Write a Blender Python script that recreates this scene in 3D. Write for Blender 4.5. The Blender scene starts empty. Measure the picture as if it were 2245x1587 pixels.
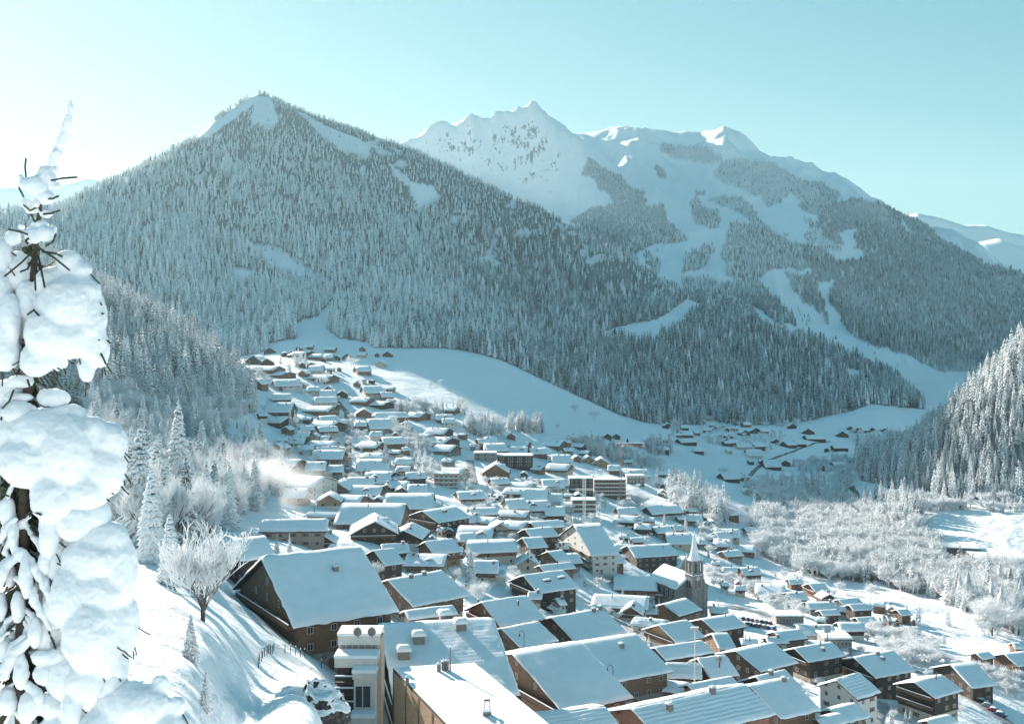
import bpy, bmesh, math, random
import numpy as np
from mathutils import Vector, Matrix
random.seed(7)
RNG = np.random.default_rng(11)
SC = bpy.context.scene
COL = SC.collection
R = math.radians

# ------------------------------------------------------------------ camera
W_PX, H_PX = 2245.0, 1587.0
F_PX, CX, HY = 2407.0, 1122.5, 720.0      # focal length, centre column and horizon row of the photograph
cam_d = bpy.data.cameras.new('camera')
cam = bpy.data.objects.new('camera', cam_d)
COL.objects.link(cam)
cam.location = (0, 0, 0)
cam.rotation_euler = (R(90), 0, 0)
cam_d.sensor_width = 36.0
cam_d.lens = 36.0 * F_PX / W_PX
cam_d.shift_y = -(H_PX / 2 - HY) / W_PX
cam_d.clip_start = 0.2
cam_d.clip_end = 40000
SC.camera = cam

# ------------------------------------------------------------------ sky and sun
SUN_EL, SUN_AZ = 16.8, 32.0               # degrees up, degrees left of the view direction
SKY_STRENGTH = 0.15
SKY_ROLL = 0.42
SKY_TINT = (0.37, .88, .88, 1)
SUN_STRENGTH = 5.0
EXPOSURE = 1.44
world = bpy.data.worlds.new('World')
SC.world = world
world.use_nodes = True
wn = world.node_tree
for n in list(wn.nodes):
    wn.nodes.remove(n)
sky = wn.nodes.new('ShaderNodeTexSky')
sky.sky_type = 'NISHITA'
sky.sun_disc = False
sky.sun_elevation = R(SUN_EL)
sky.sun_rotation = R(-SUN_AZ)
sky.altitude = 1200
sky.air_density = 1.0
sky.dust_density = 0.5
sky.ozone_density = 2.0
grade = wn.nodes.new('ShaderNodeMixRGB')
grade.blend_type = 'MULTIPLY'
grade.inputs[0].default_value = 1.0
grade.inputs[2].default_value = SKY_TINT
bg = wn.nodes.new('ShaderNodeBackground')
bg.inputs['Strength'].default_value = SKY_STRENGTH
wo = wn.nodes.new('ShaderNodeOutputWorld')
wn.links.new(sky.outputs[0], grade.inputs[1])
# the photograph's soft highlight roll-off: c / (1 + k c)
k1 = wn.nodes.new('ShaderNodeVectorMath'); k1.operation = 'MULTIPLY_ADD'
k1.inputs[1].default_value = (SKY_ROLL,) * 3; k1.inputs[2].default_value = (1, 1, 1)
k2 = wn.nodes.new('ShaderNodeVectorMath'); k2.operation = 'DIVIDE'
wn.links.new(grade.outputs[0], k1.inputs[0]); wn.links.new(grade.outputs[0], k2.inputs[0]); wn.links.new(k1.outputs[0], k2.inputs[1])
wn.links.new(k2.outputs[0], bg.inputs['Color'])
wn.links.new(bg.outputs[0], wo.inputs['Surface'])
sun_d = bpy.data.lights.new('sun', 'SUN')
sun_d.energy = SUN_STRENGTH
sun_d.angle = R(0.5)
sun_d.color = (1.0, 0.90, 0.81)
sun_o = bpy.data.objects.new('sun', sun_d)
COL.objects.link(sun_o)
sdir = Vector((-math.sin(R(SUN_AZ)) * math.cos(R(SUN_EL)), math.cos(R(SUN_AZ)) * math.cos(R(SUN_EL)), math.sin(R(SUN_EL))))
sun_o.rotation_euler = sdir.to_track_quat('Z', 'Y').to_euler()
sun_o.location = (-300, 400, 500)
SC.view_settings.view_transform = 'Standard'
SC.view_settings.look = 'None'
SC.view_settings.gamma = 1
SC.view_settings.exposure = EXPOSURE
SC.view_settings.use_curve_mapping = False
SC.render.engine = 'CYCLES'
SC.cycles.use_denoising = True
SC.cycles.max_bounces = 5
SC.cycles.diffuse_bounces = 3
SC.cycles.glossy_bounces = 1
SC.cycles.transmission_bounces = 2
SC.cycles.volume_bounces = 1
SC.cycles.transparent_max_bounces = 8
SC.cycles.caustics_reflective = False
SC.cycles.caustics_refractive = False
SC.cycles.sample_clamp_indirect = 4

# ------------------------------------------------------------------ helpers
def tag(o, label=None, cat=None, group=None, kind=None):
    if label: o['label'] = label
    if cat: o['category'] = cat
    if group: o['group'] = group
    if kind: o['kind'] = kind
    return o

def empty(name, loc=(0, 0, 0), rz=0.0, label=None, cat=None, group=None):
    o = bpy.data.objects.new(name, None)
    COL.objects.link(o)
    o.location = loc
    o.rotation_euler = (0, 0, rz)
    o.empty_display_size = 1
    return tag(o, label, cat, group)

def mesh_np(name, V, faces, mat=None, attr=None, smooth=False, mats=None, mi=None):
    """V (n,3) array, faces: list of tuples or (m,3|4) array."""
    me = bpy.data.meshes.new(name)
    V = np.asarray(V, dtype=np.float32)
    if isinstance(faces, np.ndarray):
        m, k = faces.shape
        me.vertices.add(len(V)); me.vertices.foreach_set('co', V.ravel())
        me.loops.add(m * k); me.loops.foreach_set('vertex_index', faces.astype(np.int32).ravel())
        me.polygons.add(m)
        me.polygons.foreach_set('loop_start', np.arange(0, m * k, k, dtype=np.int32))
        me.update(calc_edges=True)
    else:
        me.from_pydata([tuple(v) for v in V], [], faces)
    if attr:
        for an, av in attr.items():
            a = me.attributes.new(an, 'FLOAT', 'POINT')
            a.data.foreach_set('value', np.asarray(av, dtype=np.float32))
    if mats:
        for m_ in mats: me.materials.append(m_)
        if mi is not None: me.polygons.foreach_set('material_index', np.asarray(mi, dtype=np.int32))
    elif mat: me.materials.append(mat)
    if smooth:
        me.polygons.foreach_set('use_smooth', np.ones(len(me.polygons), dtype=bool))
    return me

def link(name, me, parent=None, loc=None, rz=None):
    o = bpy.data.objects.new(name, me)
    COL.objects.link(o)
    if parent is not None: o.parent = parent
    if loc is not None: o.location = loc
    if rz is not None: o.rotation_euler = (0, 0, rz)
    return o

class MB:
    """collects boxes, bars, tubes and loose polygons into one mesh"""
    def __init__(s): s.v = []; s.f = []
    def poly(s, pts, faces):
        b = len(s.v); s.v += [tuple(p) for p in pts]; s.f += [tuple(b + i for i in f) for f in faces]; return s
    def box(s, x0, x1, y0, y1, z0, z1):
        return s.poly([(x0,y0,z0),(x1,y0,z0),(x1,y1,z0),(x0,y1,z0),(x0,y0,z1),(x1,y0,z1),(x1,y1,z1),(x0,y1,z1)],
                      [(0,3,2,1),(4,5,6,7),(0,1,5,4),(1,2,6,5),(2,3,7,6),(3,0,4,7)])
    def hexa(s, p):  # 8 points, bottom ring then top ring
        return s.poly(p, [(0,3,2,1),(4,5,6,7),(0,1,5,4),(1,2,6,5),(2,3,7,6),(3,0,4,7)])
    def tube(s, p, r, n=6, cap=True):
        p = [Vector(q) for q in p]
        if not hasattr(r, '__len__'): r = [r] * len(p)
        rings = []
        b = len(s.v)
        for i, q in enumerate(p):
            d = (p[min(i + 1, len(p) - 1)] - p[max(i - 1, 0)])
            d = d.normalized() if d.length > 1e-9 else Vector((0, 0, 1))
            u = d.cross(Vector((0, 0, 1)) if abs(d.z) < .9 else Vector((1, 0, 0))).normalized()
            w = d.cross(u)
            for k in range(n):
                a = 2 * math.pi * k / n
                s.v.append(tuple(q + (u * math.cos(a) + w * math.sin(a)) * r[i]))
        for i in range(len(p) - 1):
            for k in range(n):
                a0 = b + i * n + k; a1 = b + i * n + (k + 1) % n
                s.f.append((a0, a1, a1 + n, a0 + n))
        if cap:
            s.f.append(tuple(b + k for k in range(n))[::-1]); s.f.append(tuple(b + (len(p) - 1) * n + k for k in range(n)))
        return s
    def build(s, name, mat, parent=None, smooth=False, loc=None, rz=None):
        me = bpy.data.meshes.new(name); me.from_pydata(s.v, [], s.f); me.update()
        if mat: me.materials.append(mat)
        if smooth: me.polygons.foreach_set('use_smooth', np.ones(len(me.polygons), dtype=bool))
        return link(name, me, parent, loc, rz)

def hash2(ix, iy, seed):
    h = (ix.astype(np.int64) * 374761393 + iy.astype(np.int64) * 668265263 + seed * 1442695041) & 0x7fffffff
    h = (h ^ (h >> 13)) * 1274126177 & 0x7fffffff
    return ((h ^ (h >> 16)) & 0xffff) / 65535.0

def vnoise(x, y, seed=0):
    ix = np.floor(x); iy = np.floor(y)
    fx = x - ix; fy = y - iy
    fx = fx * fx * fx * (fx * (fx * 6 - 15) + 10); fy = fy * fy * fy * (fy * (fy * 6 - 15) + 10)
    a = hash2(ix, iy, seed); b = hash2(ix + 1, iy, seed); c = hash2(ix, iy + 1, seed); d = hash2(ix + 1, iy + 1, seed)
    return (a * (1 - fx) + b * fx) * (1 - fy) + (c * (1 - fx) + d * fx) * fy - 0.5

def fbm(x, y, octv=4, seed=0, gain=0.5):
    s = 0; a = 1.0
    for i in range(octv):
        s = s + a * vnoise(x * 2 ** i + 17.3 * i, y * 2 ** i - 9.1 * i, seed + i); a *= gain
    return s

def ridged(x, y, octv=4, seed=0):
    s = 0; a = 1.0
    for i in range(octv):
        s = s + a * (0.5 - 2 * np.abs(vnoise(x * 2 ** i + 7.7 * i, y * 2 ** i + 3.1 * i, seed + i))); a *= 0.5
    return s

# ------------------------------------------------------------------ materials
def new_mat(name):
    m = bpy.data.materials.new(name); m.use_nodes = True
    nt = m.node_tree
    b = nt.nodes['Principled BSDF']
    return m, nt, b

def N(nt, t, **kw):
    n = nt.nodes.new(t)
    for k, v in kw.items():
        setattr(n, k, v)
    return n

def ramp(nt, src, stops):
    r = N(nt, 'ShaderNodeValToRGB')
    e = r.color_ramp.elements
    e[0].position, e[0].color = stops[0][0], stops[0][1]
    e[1].position, e[1].color = stops[-1][0], stops[-1][1]
    for p, c in stops[1:-1]:
        x = e.new(p); x.color = c
    nt.links.new(src, r.inputs[0])
    return r

def g(v, a=1): return (v, v, v, a)

SNOW = (0.90, 0.93, 0.945, 1)
def snow_material(name, scale=1.0, bump=0.06, spk=True, col=SNOW, rough=0.75):
    m, nt, b = new_mat(name)
    tc = N(nt, 'ShaderNodeTexCoord')
    n1 = N(nt, 'ShaderNodeTexNoise'); n1.inputs['Scale'].default_value = 0.6 * scale; n1.inputs['Detail'].default_value = 6
    n2 = N(nt, 'ShaderNodeTexNoise'); n2.inputs['Scale'].default_value = 6 * scale; n2.inputs['Detail'].default_value = 4
    nt.links.new(tc.outputs['Object'], n1.inputs['Vector']); nt.links.new(tc.outputs['Object'], n2.inputs['Vector'])
    r = ramp(nt, n1.outputs[0], [(0.3, (col[0] * .93, col[1] * .94, col[2] * .95, 1)), (0.65, col)])
    nt.links.new(r.outputs[0], b.inputs['Base Color'])
    b.inputs['Roughness'].default_value = rough
    b.inputs['Specular IOR Level'].default_value = 0.25
    ad = N(nt, 'ShaderNodeMath', operation='ADD'); nt.links.new(n1.outputs[0], ad.inputs[0]); 
    mu = N(nt, 'ShaderNodeMath', operation='MULTIPLY'); mu.inputs[1].default_value = .25
    nt.links.new(n2.outputs[0], mu.inputs[0]); nt.links.new(mu.outputs[0], ad.inputs[1])
    bp = N(nt, 'ShaderNodeBump'); bp.inputs['Strength'].default_value = 0.6; bp.inputs['Distance'].default_value = bump
    nt.links.new(ad.outputs[0], bp.inputs['Height']); nt.links.new(bp.outputs[0], b.inputs['Normal'])
    return m

def plain(name, col, rough=0.8, noise=0.25, scale=4.0, metal=0.0, bump=0.0, stretch=None):
    m, nt, b = new_mat(name)
    tc = N(nt, 'ShaderNodeTexCoord')
    n1 = N(nt, 'ShaderNodeTexNoise'); n1.inputs['Scale'].default_value = scale; n1.inputs['Detail'].default_value = 5
    if stretch:
        mp = N(nt, 'ShaderNodeMapping'); mp.inputs['Scale'].default_value = stretch
        nt.links.new(tc.outputs['Object'], mp.inputs[0]); nt.links.new(mp.outputs[0], n1.inputs['Vector'])
    else: nt.links.new(tc.outputs['Object'], n1.inputs['Vector'])
    lo = tuple(c * (1 - noise) for c in col) + (1,); hi = tuple(min(1, c * (1 + noise)) for c in col) + (1,)
    r = ramp(nt, n1.outputs[0], [(0.3, lo), (0.7, hi)])
    nt.links.new(r.outputs[0], b.inputs['Base Color'])
    b.inputs['Roughness'].default_value = rough; b.inputs['Metallic'].default_value = metal
    if bump:
        bp = N(nt, 'ShaderNodeBump'); bp.inputs['Distance'].default_value = bump; bp.inputs['Strength'].default_value = 0.7
        nt.links.new(n1.outputs[0], bp.inputs['Height']); nt.links.new(bp.outputs[0], b.inputs['Normal'])
    return m
# ------------------------------------------------------------------ terrain: feature curves (photo column -> depth in metres, photo row), near to far
CURVES = [
 (60, [(-900,3,2600),(3200,3,2600)]),
 (22, [(-900,20,1700),(0,30,1660),(250,40,1640),(400,52,1640),(500,75,1630),(560,90,1590),(600,102,1530),(650,110,1508),(700,118,1530),(750,130,1650),(1000,145,1720),(1250,168,1690),(1500,200,1660),(1750,245,1640),(2000,290,1620),(2245,330,1620),(3200,420,1620)]),
 (40, [(-900,60,1480),(0,70,1450),(250,80,1430),(420,92,1410),(500,118,1405),(560,150,1400),(650,185,1420),(750,210,1435),(1000,250,1450),(1250,290,1450),(1500,330,1450),(1750,370,1455),(2000,400,1455),(2245,430,1455),(3200,520,1455)]),
 (50, [(-900,130,1350),(0,130,1330),(250,125,1290),(400,130,1290),(500,195,1310),(750,290,1330),(1000,350,1320),(1250,410,1320),(1500,490,1345),(1750,500,1355),(2000,520,1375),(2245,540,1400),(3200,640,1400)]),
 (50, [(-900,200,1230),(0,200,1220),(250,200,1190),(500,310,1200),(750,400,1190),(1000,480,1190),(1250,560,1200),(1500,680,1210),(1750,720,1240),(2000,690,1262),(2245,670,1275),(3200,740,1275)]),
 (50, [(-900,300,1160),(0,300,1150),(250,310,1130),(500,490,1110),(750,590,1100),(1000,680,1090),(1250,780,1090),(1500,900,1100),(1750,980,1115),(1900,950,1110),(2000,850,1122),(2245,800,1130),(3200,820,1130)]),
 (50, [(-900,400,1090),(0,400,1080),(250,430,1060),(500,630,1020),(750,780,1000),(1000,900,990),(1250,1030,1000),(1500,1180,1020),(1750,1270,1030),(1860,1200,1040),(1930,1050,1060),(2000,900,1085),(2245,850,1100),(3200,880,1090)]),
 (14, [(-900,1400,400),(0,1250,555),(150,1200,610),(250,1120,660),(330,1080,700),(400,1050,745),(470,1000,800),(540,950,862),(600,940,902),(750,960,925),(1000,1010,940),(1250,1120,960),(1500,1300,980),(1750,1400,988),(1850,1350,990),(1900,1150,1035),(2000,1060,985),(2100,1010,900),(2245,980,775),(2500,950,600),(3200,930,350)]),
 (50, [(-900,1700,640),(0,1600,700),(250,1450,770),(500,1250,805),(600,1260,786),(750,1300,800),(1000,1350,815),(1250,1360,925),(1500,1550,948),(1750,1640,945),(1900,1500,990),(2000,1450,990),(2245,1450,960),(3200,1450,930)]),
 (30, [(-900,1800,700),(0,1750,720),(250,1700,770),(500,1520,790),(600,1500,770),(650,1500,765),(750,1550,765),(850,1580,768),(1000,1650,768),(1100,1620,795),(1250,1620,868),(1400,1640,932),(1500,1720,937),(1750,1820,930),(1850,1880,902),(1930,1880,898),(2000,1900,935),(2245,1900,950),(3200,1900,950)]),
 (50, [(-900,2000,560),(0,1950,560),(250,1950,600),(500,2000,640),(750,2050,650),(1000,2100,655),(1250,2150,755),(1400,2200,745),(1500,2200,735),(1750,2150,800),(1850,2100,850),(2000,2060,905),(2245,2050,945),(3200,2050,945)]),
 (50, [(-900,2200,500),(0,2180,500),(250,2200,475),(500,2420,400),(750,2500,430),(1000,2550,530),(1250,2450,650),(1400,2350,695),(1530,2320,700),(1750,2250,770),(1850,2180,825),(2000,2120,893),(2245,2110,940),(3200,2110,940)]),
 (7, [(-900,2350,620),(0,2320,520),(130,2350,462),(250,2450,400),(330,2520,355),(420,2620,310),(470,2700,265),(520,2800,232),(545,2850,218),(575,2900,208),(620,2900,228),(680,2880,254),(750,2850,278),(850,2850,312),(900,2850,328),(1000,2800,375),(1100,2780,425),(1200,2720,470),(1300,2650,535),(1400,2580,592),(1460,2540,620),(1500,2500,650),(1530,2480,670),(1600,2450,690),(1700,2380,735),(1800,2300,790),(1900,2220,842),(2000,2160,888),(2100,2140,925),(2245,2150,938),(3200,2150,938)]),
 (40, [(-900,3700,700),(0,3600,640),(570,3500,520),(900,3350,500),(1000,3250,520),(1200,3100,560),(1350,2850,612),(1450,2720,640),(1530,2650,650),(1600,2600,672),(1700,2520,712),(1800,2440,760),(1900,2340,815),(2000,2250,865),(2080,2200,890),(2245,2250,900),(3200,2250,920)]),
 (40, [(-900,4000,700),(0,3900,640),(570,3800,520),(900,3650,480),(1000,3650,470),(1200,3600,520),(1350,3200,560),(1450,3050,575),(1530,3000,585),(1600,2950,600),(1700,2850,640),(1800,2750,690),(1900,2620,755),(2000,2500,815),(2080,2420,850),(2245,2450,850),(3200,2450,900)]),
 (40, [(-900,4100,700),(0,4000,640),(570,3900,520),(900,3800,440),(1000,3850,400),(1200,3750,450),(1350,3450,520),(1450,3350,535),(1530,3400,530),(1600,3300,520),(1700,3200,535),(1800,3100,560),(1900,3000,610),(2000,2850,680),(2100,2800,740),(2245,2750,800),(3200,2750,880)]),
 (3, [(-900,4200,700),(0,4100,640),(570,4000,520),(850,3950,345),(900,3950,315),(935,3950,293),(960,3950,285),(1000,3950,276),(1040,3950,262),(1100,3950,247),(1140,3950,240),(1172,3950,236),(1188,3940,240),(1205,3920,258),(1230,3900,280),(1262,3880,300),(1300,3850,335),(1350,3800,390),(1400,3750,440),(1450,3650,480),(1500,3700,490),(1560,3750,470),(1640,3700,460),(1720,3600,440),(1800,3500,450),(1900,3350,500),(2000,3200,570),(2100,3100,620),(2245,2950,720),(3200,2950,860)]),
 (30, [(-900,4300,760),(0,4200,700),(570,4200,600),(900,4300,420),(1172,4300,360),(1262,4200,370),(1300,4150,368),(1350,4100,372),(1400,4080,378),(1450,4050,385),(1500,4050,395),(1560,4000,390),(1640,3900,400),(1720,3800,400),(1800,3700,420),(1900,3550,465),(2000,3450,515),(2100,3350,565),(2245,3200,650),(3200,3100,840)]),
 (5, [(-900,5000,700),(0,4800,640),(570,4800,520),(900,4900,400),(1172,4900,330),(1240,4800,306),(1270,4750,297),(1310,4700,288),(1360,4650,282),(1410,4620,283),(1450,4600,287),(1470,4550,292),(1500,4520,291),(1560,4500,290),(1600,4450,290),(1622,4420,295),(1645,4400,310),(1665,4350,330),(1700,4200,352),(1760,4100,378),(1800,4050,396),(1900,3950,436),(2000,3850,480),(2060,3800,514),(2100,3750,540),(2200,3600,592),(2245,3500,615),(2500,3300,740),(3200,3300,830)]),
 (40, [(-900,5800,1000),(0,5800,900),(570,5700,800),(1172,5800,700),(1400,5500,560),(1600,5300,600),(1800,4900,650),(2000,4700,720),(2245,4300,800),(3200,4100,900)]),
]
SEGROWS = [34, 44, 40, 40, 40, 36, 46, 8, 14, 24, 26, 36, 8, 20, 22, 30, 12, 34, 10]
NCOL = 560
PXC = np.concatenate([np.linspace(-900, -60, 26)[:-1], np.linspace(-60, 2305, NCOL), np.linspace(2305, 3200, 26)[1:]])
NK = len(PXC)

def curve_cols():
    fine = np.arange(-900, 3201, 2.0)
    Ds, Ps = [], []
    for sig, pts in CURVES:
        a = np.array(pts, float)
        d = np.interp(fine, a[:, 0], a[:, 1]); p = np.interp(fine, a[:, 0], a[:, 2])
        def sm(v, s):
            s = s / 2.0; h = int(3 * s) + 1
            k = np.exp(-0.5 * (np.arange(-h, h + 1) / s) ** 2); k /= k.sum()
            return np.convolve(np.pad(v, h, mode='edge'), k, mode='valid')
        d = sm(d, max(sig, 20)); p = sm(p, sig)
        Ds.append(np.interp(PXC, fine, d)); Ps.append(np.interp(PXC, fine, p))
    D = np.array(Ds); P = np.array(Ps)
    for i in range(1, len(D)):
        D[i] = np.maximum(D[i], D[i - 1] + 4)
    Z = -(P - HY) * D / F_PX
    Z[0] = -3.0
    return D, Z

def pchip_cols(D, Z, D2, seg):
    """monotone cubic of Z over D in every column, sampled at D2 rows (list of (seg index, D rows))"""
    h = np.diff(D, axis=0); dl = np.diff(Z, axis=0) / h
    m = np.zeros_like(Z)
    w1 = 2 * h[1:] + h[:-1]; w2 = h[1:] + 2 * h[:-1]
    same = (dl[1:] * dl[:-1]) > 0
    with np.errstate(divide='ignore', invalid='ignore'):
        mm = (w1 + w2) / (w1 / dl[:-1] + w2 / dl[1:])
    m[1:-1] = np.where(same, mm, 0)
    m[0] = dl[0]; m[-1] = dl[-1]
    out = []
    for k, d in zip(seg, D2):
        t = (d - D[k]) / h[k]
        h00 = 2 * t ** 3 - 3 * t ** 2 + 1; h10 = t ** 3 - 2 * t ** 2 + t; h01 = -2 * t ** 3 + 3 * t ** 2; h11 = t ** 3 - t ** 2
        out.append(h00 * Z[k] + h10 * h[k] * m[k] + h01 * Z[k + 1] + h11 * h[k] * m[k + 1])
    return np.array(out)

DC, ZC = curve_cols()
rowsD, segi, rowt = [], [], []
for k in range(len(DC) - 1):
    n = SEGROWS[k]
    for j in range(n):
        t = j / n
        if k == 0: tt = t ** 1.6
        else: tt = t
        rowsD.append(DC[k] + (DC[k + 1] - DC[k]) * tt); segi.append(k); rowt.append(k + t)
rowsD.append(DC[-1]); segi.append(len(DC) - 2); rowt.append(len(DC) - 1.0)
TD = np.array(rowsD)
TZ = pchip_cols(DC, ZC, TD, segi)
TT = np.array(rowt)[:, None] + 0 * TD
UC = (PXC - CX) / F_PX
TX = UC[None, :] * TD
def wgt(t, a, b, c, d):
    return np.clip((t - a) / (b - a), 0, 1) * np.clip((d - t) / (d - c), 0, 1)
# relief: spurs and gullies on the mountains, drifts nearer
wl = wgt(TT, 9.2, 10.3, 11.0, 12.0)
TZ = TZ + wl * (40 * ridged(TX / 330 + 0.25 * TD / 420, TD / 900, 4, 3) + 16 * fbm(TX / 160, TD / 160, 4, 9))
TPX0 = PXC[None, :] + 0 * TD
wr = wgt(TT, 13.0, 14.0, 15.3, 16.0)
TZ = TZ + wr * (46 * ridged(TX / 300 - 0.2 * TD / 380, TD / 800, 5, 23) + 18 * fbm(TX / 200, TD / 200, 5, 29))
wr2 = wgt(TT, 16.0, 16.6, 17.6, 18.0)
TZ = TZ + wr2 * (80 * ridged(TX / 330, TD / 420, 5, 43) + 20 * fbm(TX / 150, TD / 150, 4, 29))
wk = wgt(TT, 14.6, 15.6, 16.3, 16.9) * (TPX0 < 1330) * 1.0
TZ = TZ + wk * (44 * ridged(TX / 150 + TD / 900, TD / 330, 4, 61) + 12 * fbm(TX / 50, TD / 60, 3, 62))
top = np.exp(-((TT - 16) / 0.35) ** 2) + np.exp(-((TT - 18) / 0.35) ** 2) + 0.5 * np.exp(-((TT - 12) / 0.3) ** 2)
TZ = TZ + np.clip(top, 0, 1) * (7 * fbm(TX / 60, TD / 200, 4, 77) + 5 * ridged(TX / 35, TD / 90, 3, 78))
wn_ = wgt(TT, 1.0, 1.6, 8.5, 9.5)
TZ = TZ + wn_ * (1.2 * fbm(TX / 30, TD / 40, 3, 5) * np.clip(TD / 400, .15, 1.5) + 3.0 * fbm(TX / 120, TD / 160, 3, 6) * np.clip((TT - 5) / 2, 0, 1))
vil = wgt(TT, 1.3, 2.0, 6.5, 7.5) * (TD > 120)
TZ = TZ + vil * (.9 * fbm(TX / 9, TD / 11, 3, 35) + .5 * ridged(TX / 22, TD / 26, 2, 36))
near = np.exp(-((TD - 60) / 60) ** 2) * np.clip((TT - .3) * 2, 0, 1)
TZ = TZ + near * 0.7 * fbm(TX / 5, TD / 6, 4, 15)

def zcol(px, y):
    """terrain height at photo column px (array) and depth y (array)"""
    px = np.atleast_1d(np.asarray(px, float)); y = np.atleast_1d(np.asarray(y, float))
    f = np.interp(px, PXC, np.arange(NK)); j = np.clip(f.astype(int), 0, NK - 2); t = f - j
    out = np.empty(len(px))
    for i in range(len(px)):
        a = np.interp(y[i], TD[:, j[i]], TZ[:, j[i]]); b = np.interp(y[i], TD[:, j[i] + 1], TZ[:, j[i] + 1])
        out[i] = a * (1 - t[i]) + b * t[i]
    return out
def ground(x, y):
    return float(zcol([CX + F_PX * x / max(y, .5)], [y])[0])
def pix(px, py, d):
    return Vector(((px - CX) / F_PX * d, d, -(py - HY) / F_PX * d))
def proj(x, y, z):
    return CX + F_PX * x / y, HY - F_PX * z / y
def hit(px, py, up=0.0, dmin=8.0, dmax=1e9):
    """first point where the view ray of a photo pixel meets the ground raised by `up` metres"""
    j = int(np.clip(round(np.interp(px, PXC, np.arange(NK))), 0, NK - 1))
    d = TD[:, j]; z = TZ[:, j] + up
    ray = -(py - HY) / F_PX * d
    s = z - ray
    ok = np.where((s[1:] >= 0) & (s[:-1] < 0) & (d[1:] > dmin))[0]
    if len(ok) == 0:
        i = int(np.argmin(np.where(d > dmin, np.abs(s) / d, 9)))
        return float(d[i])
    i = ok[0]; t = s[i] / (s[i] - s[i + 1])
    return float(min(dmax, d[i] + (d[i + 1] - d[i]) * t))

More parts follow.
